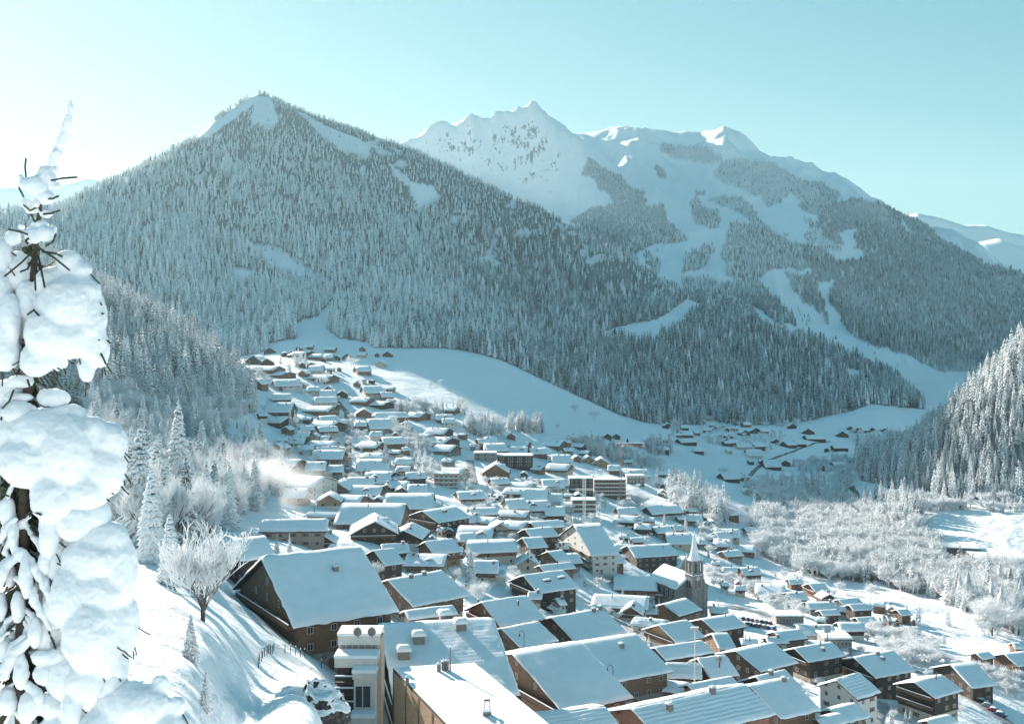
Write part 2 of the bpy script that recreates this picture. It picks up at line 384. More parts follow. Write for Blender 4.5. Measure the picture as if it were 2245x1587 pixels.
# ---- terrain material: snow, with rock where it is steep and high
ROCK0 = 0.90
def terrain_material():
    m, nt, b = new_mat('terrain_snow')
    geo = N(nt, 'ShaderNodeNewGeometry')
    sep = N(nt, 'ShaderNodeSeparateXYZ'); nt.links.new(geo.outputs['Normal'], sep.inputs[0])
    sp = N(nt, 'ShaderNodeSeparateXYZ'); nt.links.new(geo.outputs['Position'], sp.inputs[0])
    nb_ = N(nt, 'ShaderNodeTexNoise'); nb_.inputs['Scale'].default_value = 0.085; nb_.inputs['Detail'].default_value = 8; nb_.inputs['Roughness'].default_value = .7; mpn = N(nt, 'ShaderNodeMapping'); mpn.inputs['Scale'].default_value = (1.0, .5, .38); mpn.inputs['Rotation'].default_value = (0, R(25), 0); nt.links.new(geo.outputs['Position'], mpn.inputs[0]); nt.links.new(mpn.outputs[0], nb_.inputs['Vector'])
    n1 = N(nt, 'ShaderNodeTexNoise'); n1.inputs['Scale'].default_value = 0.02; n1.inputs['Detail'].default_value = 9; n1.inputs['Roughness'].default_value = .65
    n2 = N(nt, 'ShaderNodeTexNoise'); n2.inputs['Scale'].default_value = 0.35; n2.inputs['Detail'].default_value = 8
    n3 = N(nt, 'ShaderNodeTexNoise'); n3.inputs['Scale'].default_value = 2.2; n3.inputs['Detail'].default_value = 5
    for n in (n1, n2, n3): nt.links.new(geo.outputs['Position'], n.inputs['Vector'])
    # rock where steepness + noise is large, only above the tree line of the far peaks
    st = N(nt, 'ShaderNodeMath', operation='SUBTRACT'); st.inputs[0].default_value = 1.0; nt.links.new(sep.outputs[2], st.inputs[1])
    k = N(nt, 'ShaderNodeMath', operation='MULTIPLY_ADD'); nt.links.new(n1.outputs[0], k.inputs[0]); k.inputs[1].default_value = .7; nt.links.new(st.outputs[0], k.inputs[2])
    kk = N(nt, 'ShaderNodeMath', operation='MULTIPLY_ADD'); nt.links.new(nb_.outputs[0], kk.inputs[0]); kk.inputs[1].default_value = .9; nt.links.new(k.outputs[0], kk.inputs[2])
    k3 = N(nt, 'ShaderNodeMath', operation='MULTIPLY'); nt.links.new(kk.outputs[0], k3.inputs[0]); k3.inputs[1].default_value = .6
    r1 = ramp(nt, k3.outputs[0], [(ROCK0, g(0)), (ROCK0 + .04, g(1))])
    hi = N(nt, 'ShaderNodeMapRange'); hi.inputs['From Min'].default_value = 330; hi.inputs['From Max'].default_value = 520
    nt.links.new(sp.outputs[2], hi.inputs[0])
    fy = N(nt, 'ShaderNodeMath', operation='GREATER_THAN'); fy.inputs[1].default_value = 3050; nt.links.new(sp.outputs[1], fy.inputs[0])
    mu = N(nt, 'ShaderNodeMath', operation='MULTIPLY'); nt.links.new(r1.outputs[0], mu.inputs[0]); nt.links.new(hi.outputs[0], mu.inputs[1])
    mu2 = N(nt, 'ShaderNodeMath', operation='MULTIPLY'); nt.links.new(mu.outputs[0], mu2.inputs[0]); nt.links.new(fy.outputs[0], mu2.inputs[1])
    sn = ramp(nt, n2.outputs[0], [(0.3, (.87, .90, .92, 1)), (0.65, (.91, .935, .95, 1))])
    # forest floor: undergrowth under the trees
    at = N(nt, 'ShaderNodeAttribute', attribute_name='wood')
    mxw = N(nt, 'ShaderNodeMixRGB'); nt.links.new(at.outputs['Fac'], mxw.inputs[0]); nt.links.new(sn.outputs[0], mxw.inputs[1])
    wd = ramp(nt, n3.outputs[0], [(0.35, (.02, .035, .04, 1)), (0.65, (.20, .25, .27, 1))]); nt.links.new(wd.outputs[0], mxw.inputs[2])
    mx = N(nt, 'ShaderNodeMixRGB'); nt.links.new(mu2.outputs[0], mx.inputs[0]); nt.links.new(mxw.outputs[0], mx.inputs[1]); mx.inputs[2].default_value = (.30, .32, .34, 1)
    nt.links.new(mx.outputs[0], b.inputs['Base Color'])
    b.inputs['Roughness'].default_value = .8; b.inputs['Specular IOR Level'].default_value = .2
    ad = N(nt, 'ShaderNodeMath', operation='MULTIPLY_ADD'); nt.links.new(n3.outputs[0], ad.inputs[0]); ad.inputs[1].default_value = .25; nt.links.new(n2.outputs[0], ad.inputs[2])
    bp = N(nt, 'ShaderNodeBump'); bp.inputs['Strength'].default_value = .35; bp.inputs['Distance'].default_value = .35
    nt.links.new(ad.outputs[0], bp.inputs['Height'])
    bp2 = N(nt, 'ShaderNodeBump'); bp2.inputs['Strength'].default_value = .5; bp2.inputs['Distance'].default_value = 12
    nt.links.new(n1.outputs[0], bp2.inputs['Height']); nt.links.new(bp.outputs[0], bp2.inputs['Normal'])
    nt.links.new(bp2.outputs[0], b.inputs['Normal'])
    return m
M_TERR = terrain_material()

# ---- where the woods stand, as outlines of their ground in the photograph
def Zm(ox, oy, s, pts): return [(ox + x / s, oy + y / s) for x, y in pts]
def M1(*p): return Zm(1200, 240, 3.742, p)
def M2(*p): return Zm(1645, 440, 3.742, p)
def M3(*p): return Zm(1200, 540, 3.742, p)
def M4(*p): return Zm(400, 180, 3.742, p)
def M6(*p): return Zm(300, 460, 2.806, p)
def inside(px, py, poly):
    x = np.asarray(px); y = np.asarray(py); c = np.zeros(x.shape, bool)
    n = len(poly); j = n - 1
    for i in range(n):
        xi, yi = poly[i]; xj, yj = poly[j]
        if yi != yj:
            c ^= ((yi > y) != (yj > y)) & (x < (xj - xi) * (y - yi) / (yj - yi) + xi)
        j = i
    return c
LEFT_CLEAR = [M6((980,690),(1120,650),(1190,560),(1240,515),(1290,520),(1210,600),(1170,720),(1250,790),(1450,820),(1460,900),(780,900),(800,820),(970,790)),
 M6((580,330),(720,380),(700,470),(600,430)), M6((0,150),(90,70),(120,90),(20,220)),
 M4((60,450),(300,300),(480,180),(560,120),(640,90),(560,200),(400,320),(200,470)),
 M4((1870,820),(2060,850),(2110,950),(1950,1050),(1850,900)),
 M6((2120,280),(2245,320),(2245,420),(2160,350)),
 M3((380,720),(620,650),(900,600),(1090,480),(1150,430),(1260,470),(1220,580),(1040,690),(880,770),(750,810),(560,760))]
LEFT_SPARSE = [M6((640,190),(880,230),(1080,370),(1270,480),(1000,430),(800,330)), M4((880,200),(1150,340),(1520,500),(1530,590),(1300,580),(1130,430),(1000,300)),
 M4((600,120),(720,120),(800,330),(700,420),(560,300)), M4((1680,640),(1850,780),(1900,900),(1760,800))]
RIGHT_WOOD = [
 (M1((320,380),(450,480),(640,560),(690,640),(800,680),(810,790),(950,880),(1060,1010),(1170,1060),(1050,1110),(870,1110),(700,1180),(560,1080),(250,980),(200,900),(380,820),(540,770),(520,680),(400,640),(300,500)), 1.0),
 (M1((200,960),(560,1080),(700,1180),(760,1250),(500,1250),(200,1150)), .9),
 (M1((780,1180),(910,1260),(900,1350),(800,1280)), 1.0),
 (M1((1110,1230),(1340,1080),(1350,1170),(1230,1330),(1110,1330)), 1.1),
 (M1((1480,960),(1600,920),(1750,940),(1880,1040),(2100,1160),(2245,1180),(2400,1250),(2400,1400),(2250,1330),(2110,1300),(1850,1300),(1760,1390),(1650,1400),(1480,1370),(1450,1200)), 1.15),
 (M3((1090,250),(1330,260),(1450,320),(1700,270),(1850,380),(2060,650),(1900,640),(1700,480),(1540,390),(1480,400),(1660,520),(1780,680),(2000,740),(2245,780),(2500,900),(2900,1050),(3100,1300),(3100,1700),(1000,1700),(1000,800),(1090,640),(1260,560),(1270,470),(1150,420)), 1.1),
 (M1((1190,750),(1380,830),(1450,920),(1380,980),(1200,930)), 1.1),
 (M1((1300,740),(1600,710),(1750,900),(1900,1030),(2000,1050),(1700,950),(1560,840),(1440,800)), .8),
 (M1((950,290),(1180,300),(1300,300),(1420,370),(1380,450),(1080,400),(960,350)), .8),
 (M1((1400,420),(1500,400),(1720,430),(1850,430),(2000,530),(2245,600),(2400,700),(2300,880),(2110,840),(2000,680),(1920,780),(1800,790),(1700,700),(1560,640),(1370,560)), .75),
 (M1((880,470),(960,480),(1000,580),(920,550)), 1.0), (M1((1190,660),(1290,660),(1290,715),(1190,715)), 1.0), (M1((880,790),(950,800),(950,870),(890,850)), 1.0),
 (M2((560,30),(900,-20),(1250,60),(1450,210),(1520,270),(2000,540),(2400,640),(2400,1100),(1950,1500),(1800,1420),(1500,1380),(1230,1260),(1050,1190),(880,1130),(770,1060),(750,940),(640,780),(700,640),(760,600),(700,480),(900,480),(900,400),(700,350),(560,200)), 1.15),
 (M2((-50,190),(80,190),(300,330),(600,400),(690,520),(680,640),(540,670),(490,590),(480,560),(150,570),(0,620)), 1.0),
 (M2((300,610),(490,600),(540,690),(660,980),(650,1010),(450,830),(330,680)), 1.15),
 (M2((450,120),(560,200),(700,350),(760,420),(640,420),(480,330)), .5),
]
RIGHT_CLEAR = [M2((740,260),(870,230),(870,350),(760,400)), M2((760,1380),(900,1400),(900,1500),(800,1500)), M2((1230,170),(1380,280),(1330,280),(1220,190)),
 M3((-100,1215),(300,1222),(480,1380),(700,1470),(900,1480),(1130,1480),(1195,1345),(1300,1410),(1600,1480),(1800,1490),(1960,1465),(2245,1440),(2440,1390),(2640,1290),(3100,1340),(3100,1800),(-100,1800))]
CLEAR_LIN = M2((0,860),(150,980),(300,1040),(430,1060),(620,1020),(830,1130),(1050,1300),(1300,1430),(1500,1586),(1300,1500),(1000,1340),(820,1260),(600,1100),(280,1100),(100,1010),(0,900))

def wood_density(px, py, t):
    """0..1.2 density of far spruce wood for ground points seen at px,py on terrain row t"""
    px0_, py0_ = px, py
    wx = 16 * fbm(px / 26, py / 20, 3, 201); wy = 9 * fbm(px / 24, py / 18, 3, 202)
    far_ = t > 12.3
    px = px + np.where(far_, wx, wx * .35); py = py + np.where(far_, wy, wy * .2)
    d = np.zeros(px.shape)
    Lm = (t > 9.0) & (t < 12.3) & ((px < 1545) | (t < 9.9))
    edge = t > 9.06
    d[Lm & edge] = 1.0
    nz = fbm(px / 40, py / 30, 3, 99)
    for p in LEFT_SPARSE: d[inside(px, py, p) & Lm] = .25
    d = np.where(Lm & (nz < -.42), d * .45, d)
    for p in LEFT_CLEAR: d[inside(px, py, p) & Lm] = 0
    Rm = ((t > 12.3) & (t < 18.6)) | ((t > 9.0) & (t <= 12.3) & (px > 1400))
    dr = np.zeros(px.shape)
    for p, q in RIGHT_WOOD: dr = np.where(inside(px, py, p), np.maximum(dr, q), dr)
    for p in RIGHT_CLEAR: dr[inside(px, py, p)] = 0
    dr[inside(px, py, CLEAR_LIN)] = 0
    d = np.where(Rm, np.where(Lm & (px < 1545), d, dr), d)
    # sparse single trees on the high slopes
    d = np.where((t > 13.5) & (t < 18.2) & (d == 0) & (nz > .26), .08, d)
    # the two near hills
    hl = (t > 6.0) & (t < 7.3) & (px < 560) & (py < 905 - (560 - px) * .02)
    hr = (t > 5.95) & (t < 7.3) & (px > 1880)
    d = np.where(hl, 1.3, d); d = np.where(hr, 1.3, d)
    return d
TPX = CX + F_PX * TX / TD; TPY = HY - F_PX * TZ / TD
WOODD = wood_density(TPX, TPY, TT)

nr, nc = TD.shape
V = np.stack([TX, TD, TZ], -1).reshape(-1, 3)
ii = (np.arange(nr - 1)[:, None] * nc + np.arange(nc - 1)[None, :]).reshape(-1)
Fq = np.stack([ii, ii + 1, ii + nc + 1, ii + nc], -1)
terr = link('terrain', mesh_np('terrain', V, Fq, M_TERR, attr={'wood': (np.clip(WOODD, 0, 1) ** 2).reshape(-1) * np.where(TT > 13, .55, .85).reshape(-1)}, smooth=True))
tag(terr, 'snow covered valley slopes and mountains', kind='structure')
# the hillside the photographer stands on, going on behind the camera
bx = np.linspace(-1, 1, 41); by = np.linspace(0, 1, 31)
PX, PY = np.meshgrid(bx, by)
yy = 3 - PY ** 1.5 * 1500; xx = PX * (1.2 + PY * 1800)
zz = -3 + (3 - yy) * .22 * (1 - np.exp(-(3 - yy) / 60)) - xx * .06 + 3 * fbm(xx / 60, yy / 60, 3, 8) * np.clip((3 - yy) / 60, 0, 1)
V = np.stack([xx, yy, zz], -1).reshape(-1, 3)
ii = (np.arange(30)[:, None] * 41 + np.arange(40)[None, :]).reshape(-1)
o = link('hillside', mesh_np('hillside', V, np.stack([ii, ii + 41, ii + 42, ii + 1], -1), M_TERR, smooth=True))
tag(o, kind='structure')
# base sheet running to the horizon under and beyond the mountains
o = MB().poly([(-20000, -8000, -330), (20000, -8000, -330), (20000, 26000, -330), (-20000, 26000, -330)], [(0, 1, 2, 3)]).build('ground', M_TERR)
tag(o, kind='structure')
# far ranges on both sides
def far_range(name, pts, d0, seed, base=-200, rough=30):
    a = np.array(pts, float); px = np.linspace(a[0, 0], a[-1, 0], 160); py = np.interp(px, a[:, 0], a[:, 1])
    zt = -(py - HY) / F_PX * d0
    ts = np.linspace(0, 1, 26)
    rows = []
    for t in ts:
        d = d0 - (1 - t) * 1800
        z = base + (zt - base) * t ** 1.25
        x = (px - CX) / F_PX * d0
        z = z + rough * ridged(x / 420, (0 * x + d) / 500, 5, seed) * math.sin(math.pi * min(t, .97)) ** .7
        rows.append(np.stack([x, 0 * x + d, z], -1))
    rows.append(np.stack([(px - CX) / F_PX * d0, 0 * px + d0 + 900, zt * .3 - 200], -1))
    V = np.array(rows); n1_, n2_ = V.shape[:2]
    ii = (np.arange(n1_ - 1)[:, None] * n2_ + np.arange(n2_ - 1)[None, :]).reshape(-1)
    o = link(name, mesh_np(name, V.reshape(-1, 3), np.stack([ii, ii + 1, ii + n2_ + 1, ii + n2_], -1), M_TERR, smooth=True))
    tag(o, kind='structure')
far_range('mountain_range', [(-700, 500), (-300, 440), (-60, 420), (20, 412), (90, 418), (150, 402), (190, 392), (230, 402), (300, 430), (420, 480)], 9000, 5)
far_range('mountain_range', [(1850, 560), (1950, 480), (2010, 468), (2060, 478), (2110, 494), (2160, 494), (2210, 510), (2260, 518), (2400, 560), (2600, 600)], 7500, 6)
far_range('mountain_range', [(1950, 640), (2050, 590), (2110, 545), (2150, 530), (2190, 524), (2215, 535), (2250, 545), (2320, 560), (2500, 620)], 6000, 9, rough=60)
# ------------------------------------------------------------------ trees
def tree_material(name, dark, frost_lo=.35, frost_hi=.6, frostcol=(.80, .82, .83)):
    m, nt, b = new_mat(name)
    at = N(nt, 'ShaderNodeAttribute', attribute_name='frost')
    oi = N(nt, 'ShaderNodeObjectInfo')
    geo = N(nt, 'ShaderNodeNewGeometry')
    tc = N(nt, 'ShaderNodeTexCoord')
    nz = N(nt, 'ShaderNodeTexNoise'); nz.inputs['Scale'].default_value = 9.0; nz.inputs['Detail'].default_value = 3
    nt.links.new(tc.outputs['Object'], nz.inputs['Vector'])
    a1 = N(nt, 'ShaderNodeMath', operation='MULTIPLY_ADD'); nt.links.new(nz.outputs[0], a1.inputs[0]); a1.inputs[1].default_value = .45; nt.links.new(at.outputs['Fac'], a1.inputs[2])
    a2 = N(nt, 'ShaderNodeMath', operation='MULTIPLY_ADD'); nt.links.new(oi.outputs['Random'], a2.inputs[0]); a2.inputs[1].default_value = -.34; nt.links.new(a1.outputs[0], a2.inputs[2])
    r = ramp(nt, a2.outputs[0], [(frost_lo, dark + (1,)), (frost_hi, frostcol + (1,))])
    nt.links.new(r.outputs[0], b.inputs['Base Color'])
    b.inputs['Roughness'].default_value = .85; b.inputs['Specular IOR Level'].default_value = .15
    return m
M_SPRUCE = tree_material('frosted_spruce', (.045, .055, .05), .26, .54, (.86, .90, .92))
M_SPRUCE_FAR = tree_material('frosted_spruce_far', (.02, .05, .055), .22, .50, (.90, .95, .96))
M_BROAD = tree_material('frosted_twigs', (.09, .085, .085), .15, .52, (.90, .92, .93))
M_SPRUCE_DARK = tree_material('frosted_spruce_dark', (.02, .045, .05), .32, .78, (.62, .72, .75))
M_TRUNK = plain('bark', (.07, .055, .045), .9, .4, 8)

def spruce_far(seed, tiers=6, seg=7):
    r = np.random.default_rng(seed)
    V, Fc, fr = [], [], []
    for i in range(tiers):
        t0 = i / tiers
        zb = .06 + .90 * t0 * .98; zt = min(1.0, zb + .30 * (1 - t0 * .35) + .06)
        rad = .155 * (1 - t0) ** .85 + .012
        b = len(V)
        V.append((r.normal(0, .006), r.normal(0, .006), zt)); fr.append(.85)
        for k in range(seg * 2):
            a = 2 * math.pi * (k + r.uniform(-.25, .25)) / (seg * 2) + i
            q = rad * (r.uniform(.85, 1.15) if k % 2 == 0 else r.uniform(.45, .7))
            V.append((q * math.cos(a), q * math.sin(a), zb + (0 if k % 2 == 0 else .03) + r.uniform(-.015, .015)))
            fr.append(r.uniform(.45, .95) if k % 2 == 0 else r.uniform(.0, .35))
        for k in range(seg * 2):
            Fc.append((b, b + 1 + k, b + 1 + (k + 1) % (seg * 2)))
    return np.array(V), np.array(Fc), np.array(fr)

def spruce_mid(seed, whorls=15, nb=9, sub=3, droop=.35, rad0=.17):
    """branches as thick drooping sprays: snow on the upper side, dark needles below"""
    r = np.random.default_rng(seed)
    V, Fc, fr = [], [], []
    for i in range(whorls):
        t = (i + .5) / whorls
        z0 = .05 + .93 * t ** .92
        rad = rad0 * (1 - t) ** .8 * (1 - .25 * math.exp(-t * 14)) + .012
        n = max(4, int(nb * (1 - t * .55)))
        for k in range(n):
            a = 2 * math.pi * (k + r.uniform(-.3, .3)) / n + i * 1.3
            L = rad * r.uniform(.72, 1.15); zz = z0 + r.uniform(-.5, .5) / whorls * .7
            ca, sa = math.cos(a), math.sin(a)
            dz = -droop * L * r.uniform(.7, 1.3)
            th = .011 + .012 * (1 - t)
            for s_ in range(sub):
                aa = a + (s_ - (sub - 1) / 2) * .42 * (1 + .2 * r.normal()); l2 = L * (1 if s_ == (sub - 1) / 2 else .8)
                c2, s2 = math.cos(aa), math.sin(aa)
                w = l2 * .17 + .006
                px_, py_ = -s2, c2
                x0, y0 = ca * L * .05, sa * L * .05
                b = len(V)
                m_ = .55
                mx_, my_, mz_ = x0 + c2 * l2 * m_, y0 + s2 * l2 * m_, zz + dz * .35 + r.uniform(-.004, .006)
                tx, ty, tz = x0 + c2 * l2, y0 + s2 * l2, zz + dz * 1.1
                V += [(x0, y0, zz + th * .6), (mx_ + px_ * w, my_ + py_ * w, mz_ - th), (mx_, my_, mz_ + th), (mx_ - px_ * w, my_ - py_ * w, mz_ - th), (tx, ty, tz), (mx_, my_, mz_ - th * 2.0)]
                f = r.uniform(.6, 1.0)
                fr += [f * .8, .35, f, .35, f * .7, 0.0]
                Fc += [(b, b + 1, b + 2), (b, b + 2, b + 3), (b + 1, b + 4, b + 2), (b + 2, b + 4, b + 3), (b, b + 5, b + 1), (b, b + 3, b + 5), (b + 1, b + 5, b + 4), (b + 5, b + 3, b + 4)]
    # leader
    b = len(V)
    V += [(.008, 0, .93), (-.004, .007, .93), (-.004, -.007, .93), (0, 0, 1.02)]; fr += [.9, .9, .9, 1]
    Fc += [(b, b + 1, b + 3), (b + 1, b + 2, b + 3), (b + 2, b, b + 3)]
    return np.array(V), np.array(Fc), np.array(fr)

def broadleaf(seed, levels=4, kids=(5, 5, 5, 4), spread=.75, twig=.55, thick=.018, up=.25, sides=3, crown_w=1.0, frost_thr=2, tlen=.30):
    r = np.random.default_rng(seed)
    V, Fc, fr, isT = [], [], [], []
    def seg(p, q, r0, r1, lv):
        d = q - p; L = np.linalg.norm(d) + 1e-9; d = d / L
        u = np.cross(d, [0, 0, 1.0]) if abs(d[2]) < .95 else np.cross(d, [1.0, 0, 0]); u /= np.linalg.norm(u); w = np.cross(d, u)
        b = len(V)
        for c, rr in ((p, r0), (q, r1)):
            for k in range(sides):
                a = 2 * math.pi * k / sides + .5
                o = u * math.cos(a) + w * math.sin(a)
                V.append(tuple(c + o * rr))
                f = (.75 if lv >= frost_thr else .12) + (.3 * o[2])
                fr.append(f)
        for k in range(sides):
            k2 = (k + 1) % sides
            Fc.append((b + k, b + k2, b + sides + k2)); Fc.append((b + k, b + sides + k2, b + sides + k))
    def grow(p, d, L, rad, lv):
        nseg = 2 if lv < 3 else 1
        pts = [p]
        dd = d.copy()
        for s in range(nseg):
            dd = dd + r.normal(0, .12, 3); dd[2] += .05; dd /= np.linalg.norm(dd)
            q = pts[-1] + dd * L / nseg
            seg(pts[-1], q, rad * (1 - .35 * s / nseg), rad * (1 - .35 * (s + 1) / nseg), lv)
            pts.append(q)
        if lv >= levels: return
        n = kids[lv]
        if lv == 0: L = max(L, .38)
        for k in range(n):
            t = .35 + .65 * (k + .5) / n if lv > 0 else .55 + .45 * (k + .5) / n
            i = min(nseg - 1, int(t * nseg)); f = t * nseg - i
            q = pts[i] + (pts[i + 1] - pts[i]) * f
            a = r.uniform(0, 2 * math.pi)
            o = np.array([math.cos(a) * crown_w, math.sin(a) * crown_w, up + r.uniform(-.25, .3)])
            nd = dd * (1 - spread * .5) + o * spread * (1 if lv else .95); nd /= np.linalg.norm(nd)
            grow(q, nd, L * r.uniform(.55, .8), max(rad * .55, thick * .16), lv + 1)
    grow(np.array([0, 0, 0.0]), np.array([r.normal(0, .06), r.normal(0, .06), 1.0]), tlen, thick, 0)
    V = np.array(V); z = V[:, 2].max(); V /= z
    return V, np.array(Fc), np.array(fr)

def tmesh(name, data, mat):
    V, Fc, fr = data
    return mesh_np(name, V, Fc, mat, attr={'frost': fr})
PROTO = bpy.data.collections.new('tree_shapes')     # not in the scene: only the woods use it
def proto(nm, data, mat):
    o = bpy.data.objects.new(nm, tmesh(nm, data, mat)); PROTO.objects.link(o); return o
for k in range(4): proto('a_spruce_%d' % k, spruce_far(100 + k, 5 + k % 2, 6), M_SPRUCE_FAR)
PROTO2 = bpy.data.collections.new('tree_shapes_dark')
for k in range(4):
    o_ = bpy.data.objects.new('d_spruce_%d' % k, tmesh('spruce', spruce_far(140 + k, 5 + k % 2, 6), M_SPRUCE_DARK)); PROTO2.objects.link(o_)
COLL_MID = bpy.data.collections.new('tree_shapes_mid')
def cproto(coll, nm, me):
    o = bpy.data.objects.new(nm, me); coll.objects.link(o); return o
SP_MID = [tmesh('spruce_crown', spruce_mid(200 + k, 15, 9, 1), M_SPRUCE) for k in range(4)]
SP_NEAR = [tmesh('spruce_crown', spruce_mid(300 + k, 28, 13, 3, .45, .15), M_SPRUCE) for k in range(3)]
BR_MID = [tmesh('broadleaf_crown', broadleaf(400 + k, 4, (8, 6, 5, 4), .72, thick=.015, frost_thr=1, tlen=.22), M_BROAD) for k in range(4)]
BR_NEAR = [tmesh('broadleaf_crown', broadleaf(500 + k, 5, (10, 5, 4, 3, 3), .56, thick=.018, frost_thr=3, tlen=.12, up=.55), M_BROAD) for k in range(2)]
BR_FAR = [tmesh('broadleaf_crown', broadleaf(600 + k, 4, (7, 5, 4, 3), .8, thick=.030, frost_thr=0, tlen=.22), M_BROAD) for k in range(3)]
COLL_BR = bpy.data.collections.new('tree_shapes_broadleaf')
for k, me in enumerate(SP_MID): cproto(COLL_MID, 'm%d' % k, me)
for k, me in enumerate(BR_FAR): cproto(COLL_BR, 'b%d' % k, me)

def instancer(name, P, S, coll, label):
    """one object of a whole wood: points that carry a tree each"""
    P = np.asarray(P, np.float32); S = np.asarray(S, np.float32)
    me = bpy.data.meshes.new(name); me.vertices.add(len(P)); me.vertices.foreach_set('co', P.ravel())
    a = me.attributes.new('tree_scale', 'FLOAT_VECTOR', 'POINT'); a.data.foreach_set('vector', S.ravel())
    o = link(name, me)
    ng = bpy.data.node_groups.new(name, 'GeometryNodeTree')
    ng.interface.new_socket('Geometry', in_out='INPUT', socket_type='NodeSocketGeometry')
    ng.interface.new_socket('Geometry', in_out='OUTPUT', socket_type='NodeSocketGeometry')
    gi = ng.nodes.new('NodeGroupInput'); go = ng.nodes.new('NodeGroupOutput')
    ci = ng.nodes.new('GeometryNodeCollectionInfo'); ci.inputs['Collection'].default_value = coll
    ci.inputs['Separate Children'].default_value = True; ci.inputs['Reset Children'].default_value = True
    ip = ng.nodes.new('GeometryNodeInstanceOnPoints'); ip.inputs['Pick Instance'].default_value = True
    na = ng.nodes.new('GeometryNodeInputNamedAttribute'); na.data_type = 'FLOAT_VECTOR'; na.inputs['Name'].default_value = 'tree_scale'
    rv = ng.nodes.new('FunctionNodeRandomValue'); rv.data_type = 'FLOAT_VECTOR'
    rv.inputs[0].default_value = (-.03, -.03, 0); rv.inputs[1].default_value = (.03, .03, 6.28)
    ri = ng.nodes.new('FunctionNodeRandomValue'); ri.data_type = 'INT'
    ri.inputs[4].default_value = 0; ri.inputs[5].default_value = len(coll.objects) - 1
    l = ng.links.new
    l(gi.outputs[0], ip.inputs['Points']); l(ci.outputs[0], ip.inputs['Instance']); l(rv.outputs[0], ip.inputs['Rotation'])
    l(na.outputs[0], ip.inputs['Scale']); l(ri.outputs[2], ip.inputs['Instance Index']); l(ip.outputs[0], go.inputs[0])
    md = o.modifiers.new('trees', 'NODES'); md.node_group = ng
    tag(o, label, kind='stuff')
    return o

def scatter_grid(spacing_fn, x0, x1, y0, y1, sp, seed):
    r = np.random.default_rng(seed)
    xs = np.arange(x0, x1, sp); ys = np.arange(y0, y1, sp)
    X, Y = np.meshgrid(xs, ys)
    X = X + r.uniform(-.5, .5, X.shape) * sp * .95; Y = Y + r.uniform(-.5, .5, Y.shape) * sp * .95
    X = X.ravel(); Y = Y.ravel()
    px = CX + F_PX * X / Y
    ok = (px > -70) & (px < 2320); return X[ok], Y[ok], px[ok], r
def zcol_fast(px, y):
    """as zcol, vectorised over the terrain grid"""
    f = np.interp(px, PXC, np.arange(NK)); j = np.clip(f.astype(int), 0, NK - 2); t = f - j
    out = np.empty(len(px)); tt = np.empty(len(px))
    order = np.argsort(j)
    js = j[order]; b = np.searchsorted(js, np.arange(NK))
    for c in range(NK - 1):
        s = order[b[c]:b[c + 1]]
        if len(s) == 0: continue
        z0 = np.interp(y[s], TD[:, c], TZ[:, c]); z1 = np.interp(y[s], TD[:, c + 1], TZ[:, c + 1])
        out[s] = z0 * (1 - t[s]) + z1 * t[s]; tt[s] = np.interp(y[s], TD[:, c], TT[:, c])
    return out, tt

def visible_filter(px, y, z, h):
    """drop trees wholly behind a nearer ridge"""
    scr = (TZ / TD)                       # elevation tangent of each ground sample
    cm = np.maximum.accumulate(scr, axis=0)
    f = np.clip(np.rint(np.interp(px, PXC, np.arange(NK))).astype(int), 0, NK - 1)
    out = np.zeros(len(px), bool)
    order = np.argsort(f); fs = f[order]; b = np.searchsorted(fs, np.arange(NK + 1))
    for c in range(NK):
        s = order[b[c]:b[c + 1]]
        if len(s): out[s] = (z[s] + h[s]) / y[s] > np.interp(y[s], TD[:, c], cm[:, c]) - .002
    return out

INDIV_S, INDIV_B, far_P, far_S, mid_P, mid_S, br_P, br_S = [], [], [], [], [], [], [], []
def add_far(y0, y1, sp, seed, hmin, hmax, x0=None, x1=None):
    X, Y, px, r = scatter_grid(None, -.52 * y1, .52 * y1, y0, y1, sp, seed)
    z, t = zcol_fast(px, Y)
    py = HY - F_PX * z / Y
    d = wood_density(px, py, t)
    h = r.uniform(hmin, hmax, len(X)) * (1 + .25 * r.normal(size=len(X)).clip(-1, 1))
    h = h * (1 - .35 * np.clip((z - 150) / 430, 0, 1)) * np.where((t > 11.4) & (t < 12.4), .75, 1)
    h = h * (1 + .45 * fbm(X / 60, Y / 90, 3, seed + 40))
    h = np.where(t > 12.3, h * .82, h); h = np.where(t > 14.5, h * .8, h); h = np.where(d < .5, h * .6, h)
    ok = (r.uniform(0, 1, len(X)) < d * np.clip(1.0 + 1.3 * fbm(X / 45, Y / 70, 3, seed + 60), .35, 1.2)) & visible_filter(px, Y, z, h)
    return X[ok], Y[ok], z[ok], h[ok], px[ok], t[ok], py[ok]
def put_far(res, P, S, w=1.05):
    X, Y, z, h = res[:4]
    P += list(np.stack([X, Y, z - .6], -1)); ws = h * w * RNG.uniform(.8, 1.25, len(h))
    S += list(np.stack([ws, ws, h], -1))
put_far(add_far(1300, 2000, 7.2, 1, 16, 29), far_P, far_S)
put_far(add_far(2000, 2700, 7.4, 2, 16, 28), far_P, far_S)
put_far(add_far(2700, 3400, 8.2, 3, 15, 25), far_P, far_S)
put_far(add_far(3400, 4700, 9.5, 4, 15, 24), far_P, far_S, 1.1)
hills = add_far(620, 1300, 5.6, 5, 15, 26)
put_far(hills, mid_P, mid_S, 1.0)
print('FAR TREES', len(far_P), 'HILL TREES', len(mid_P))
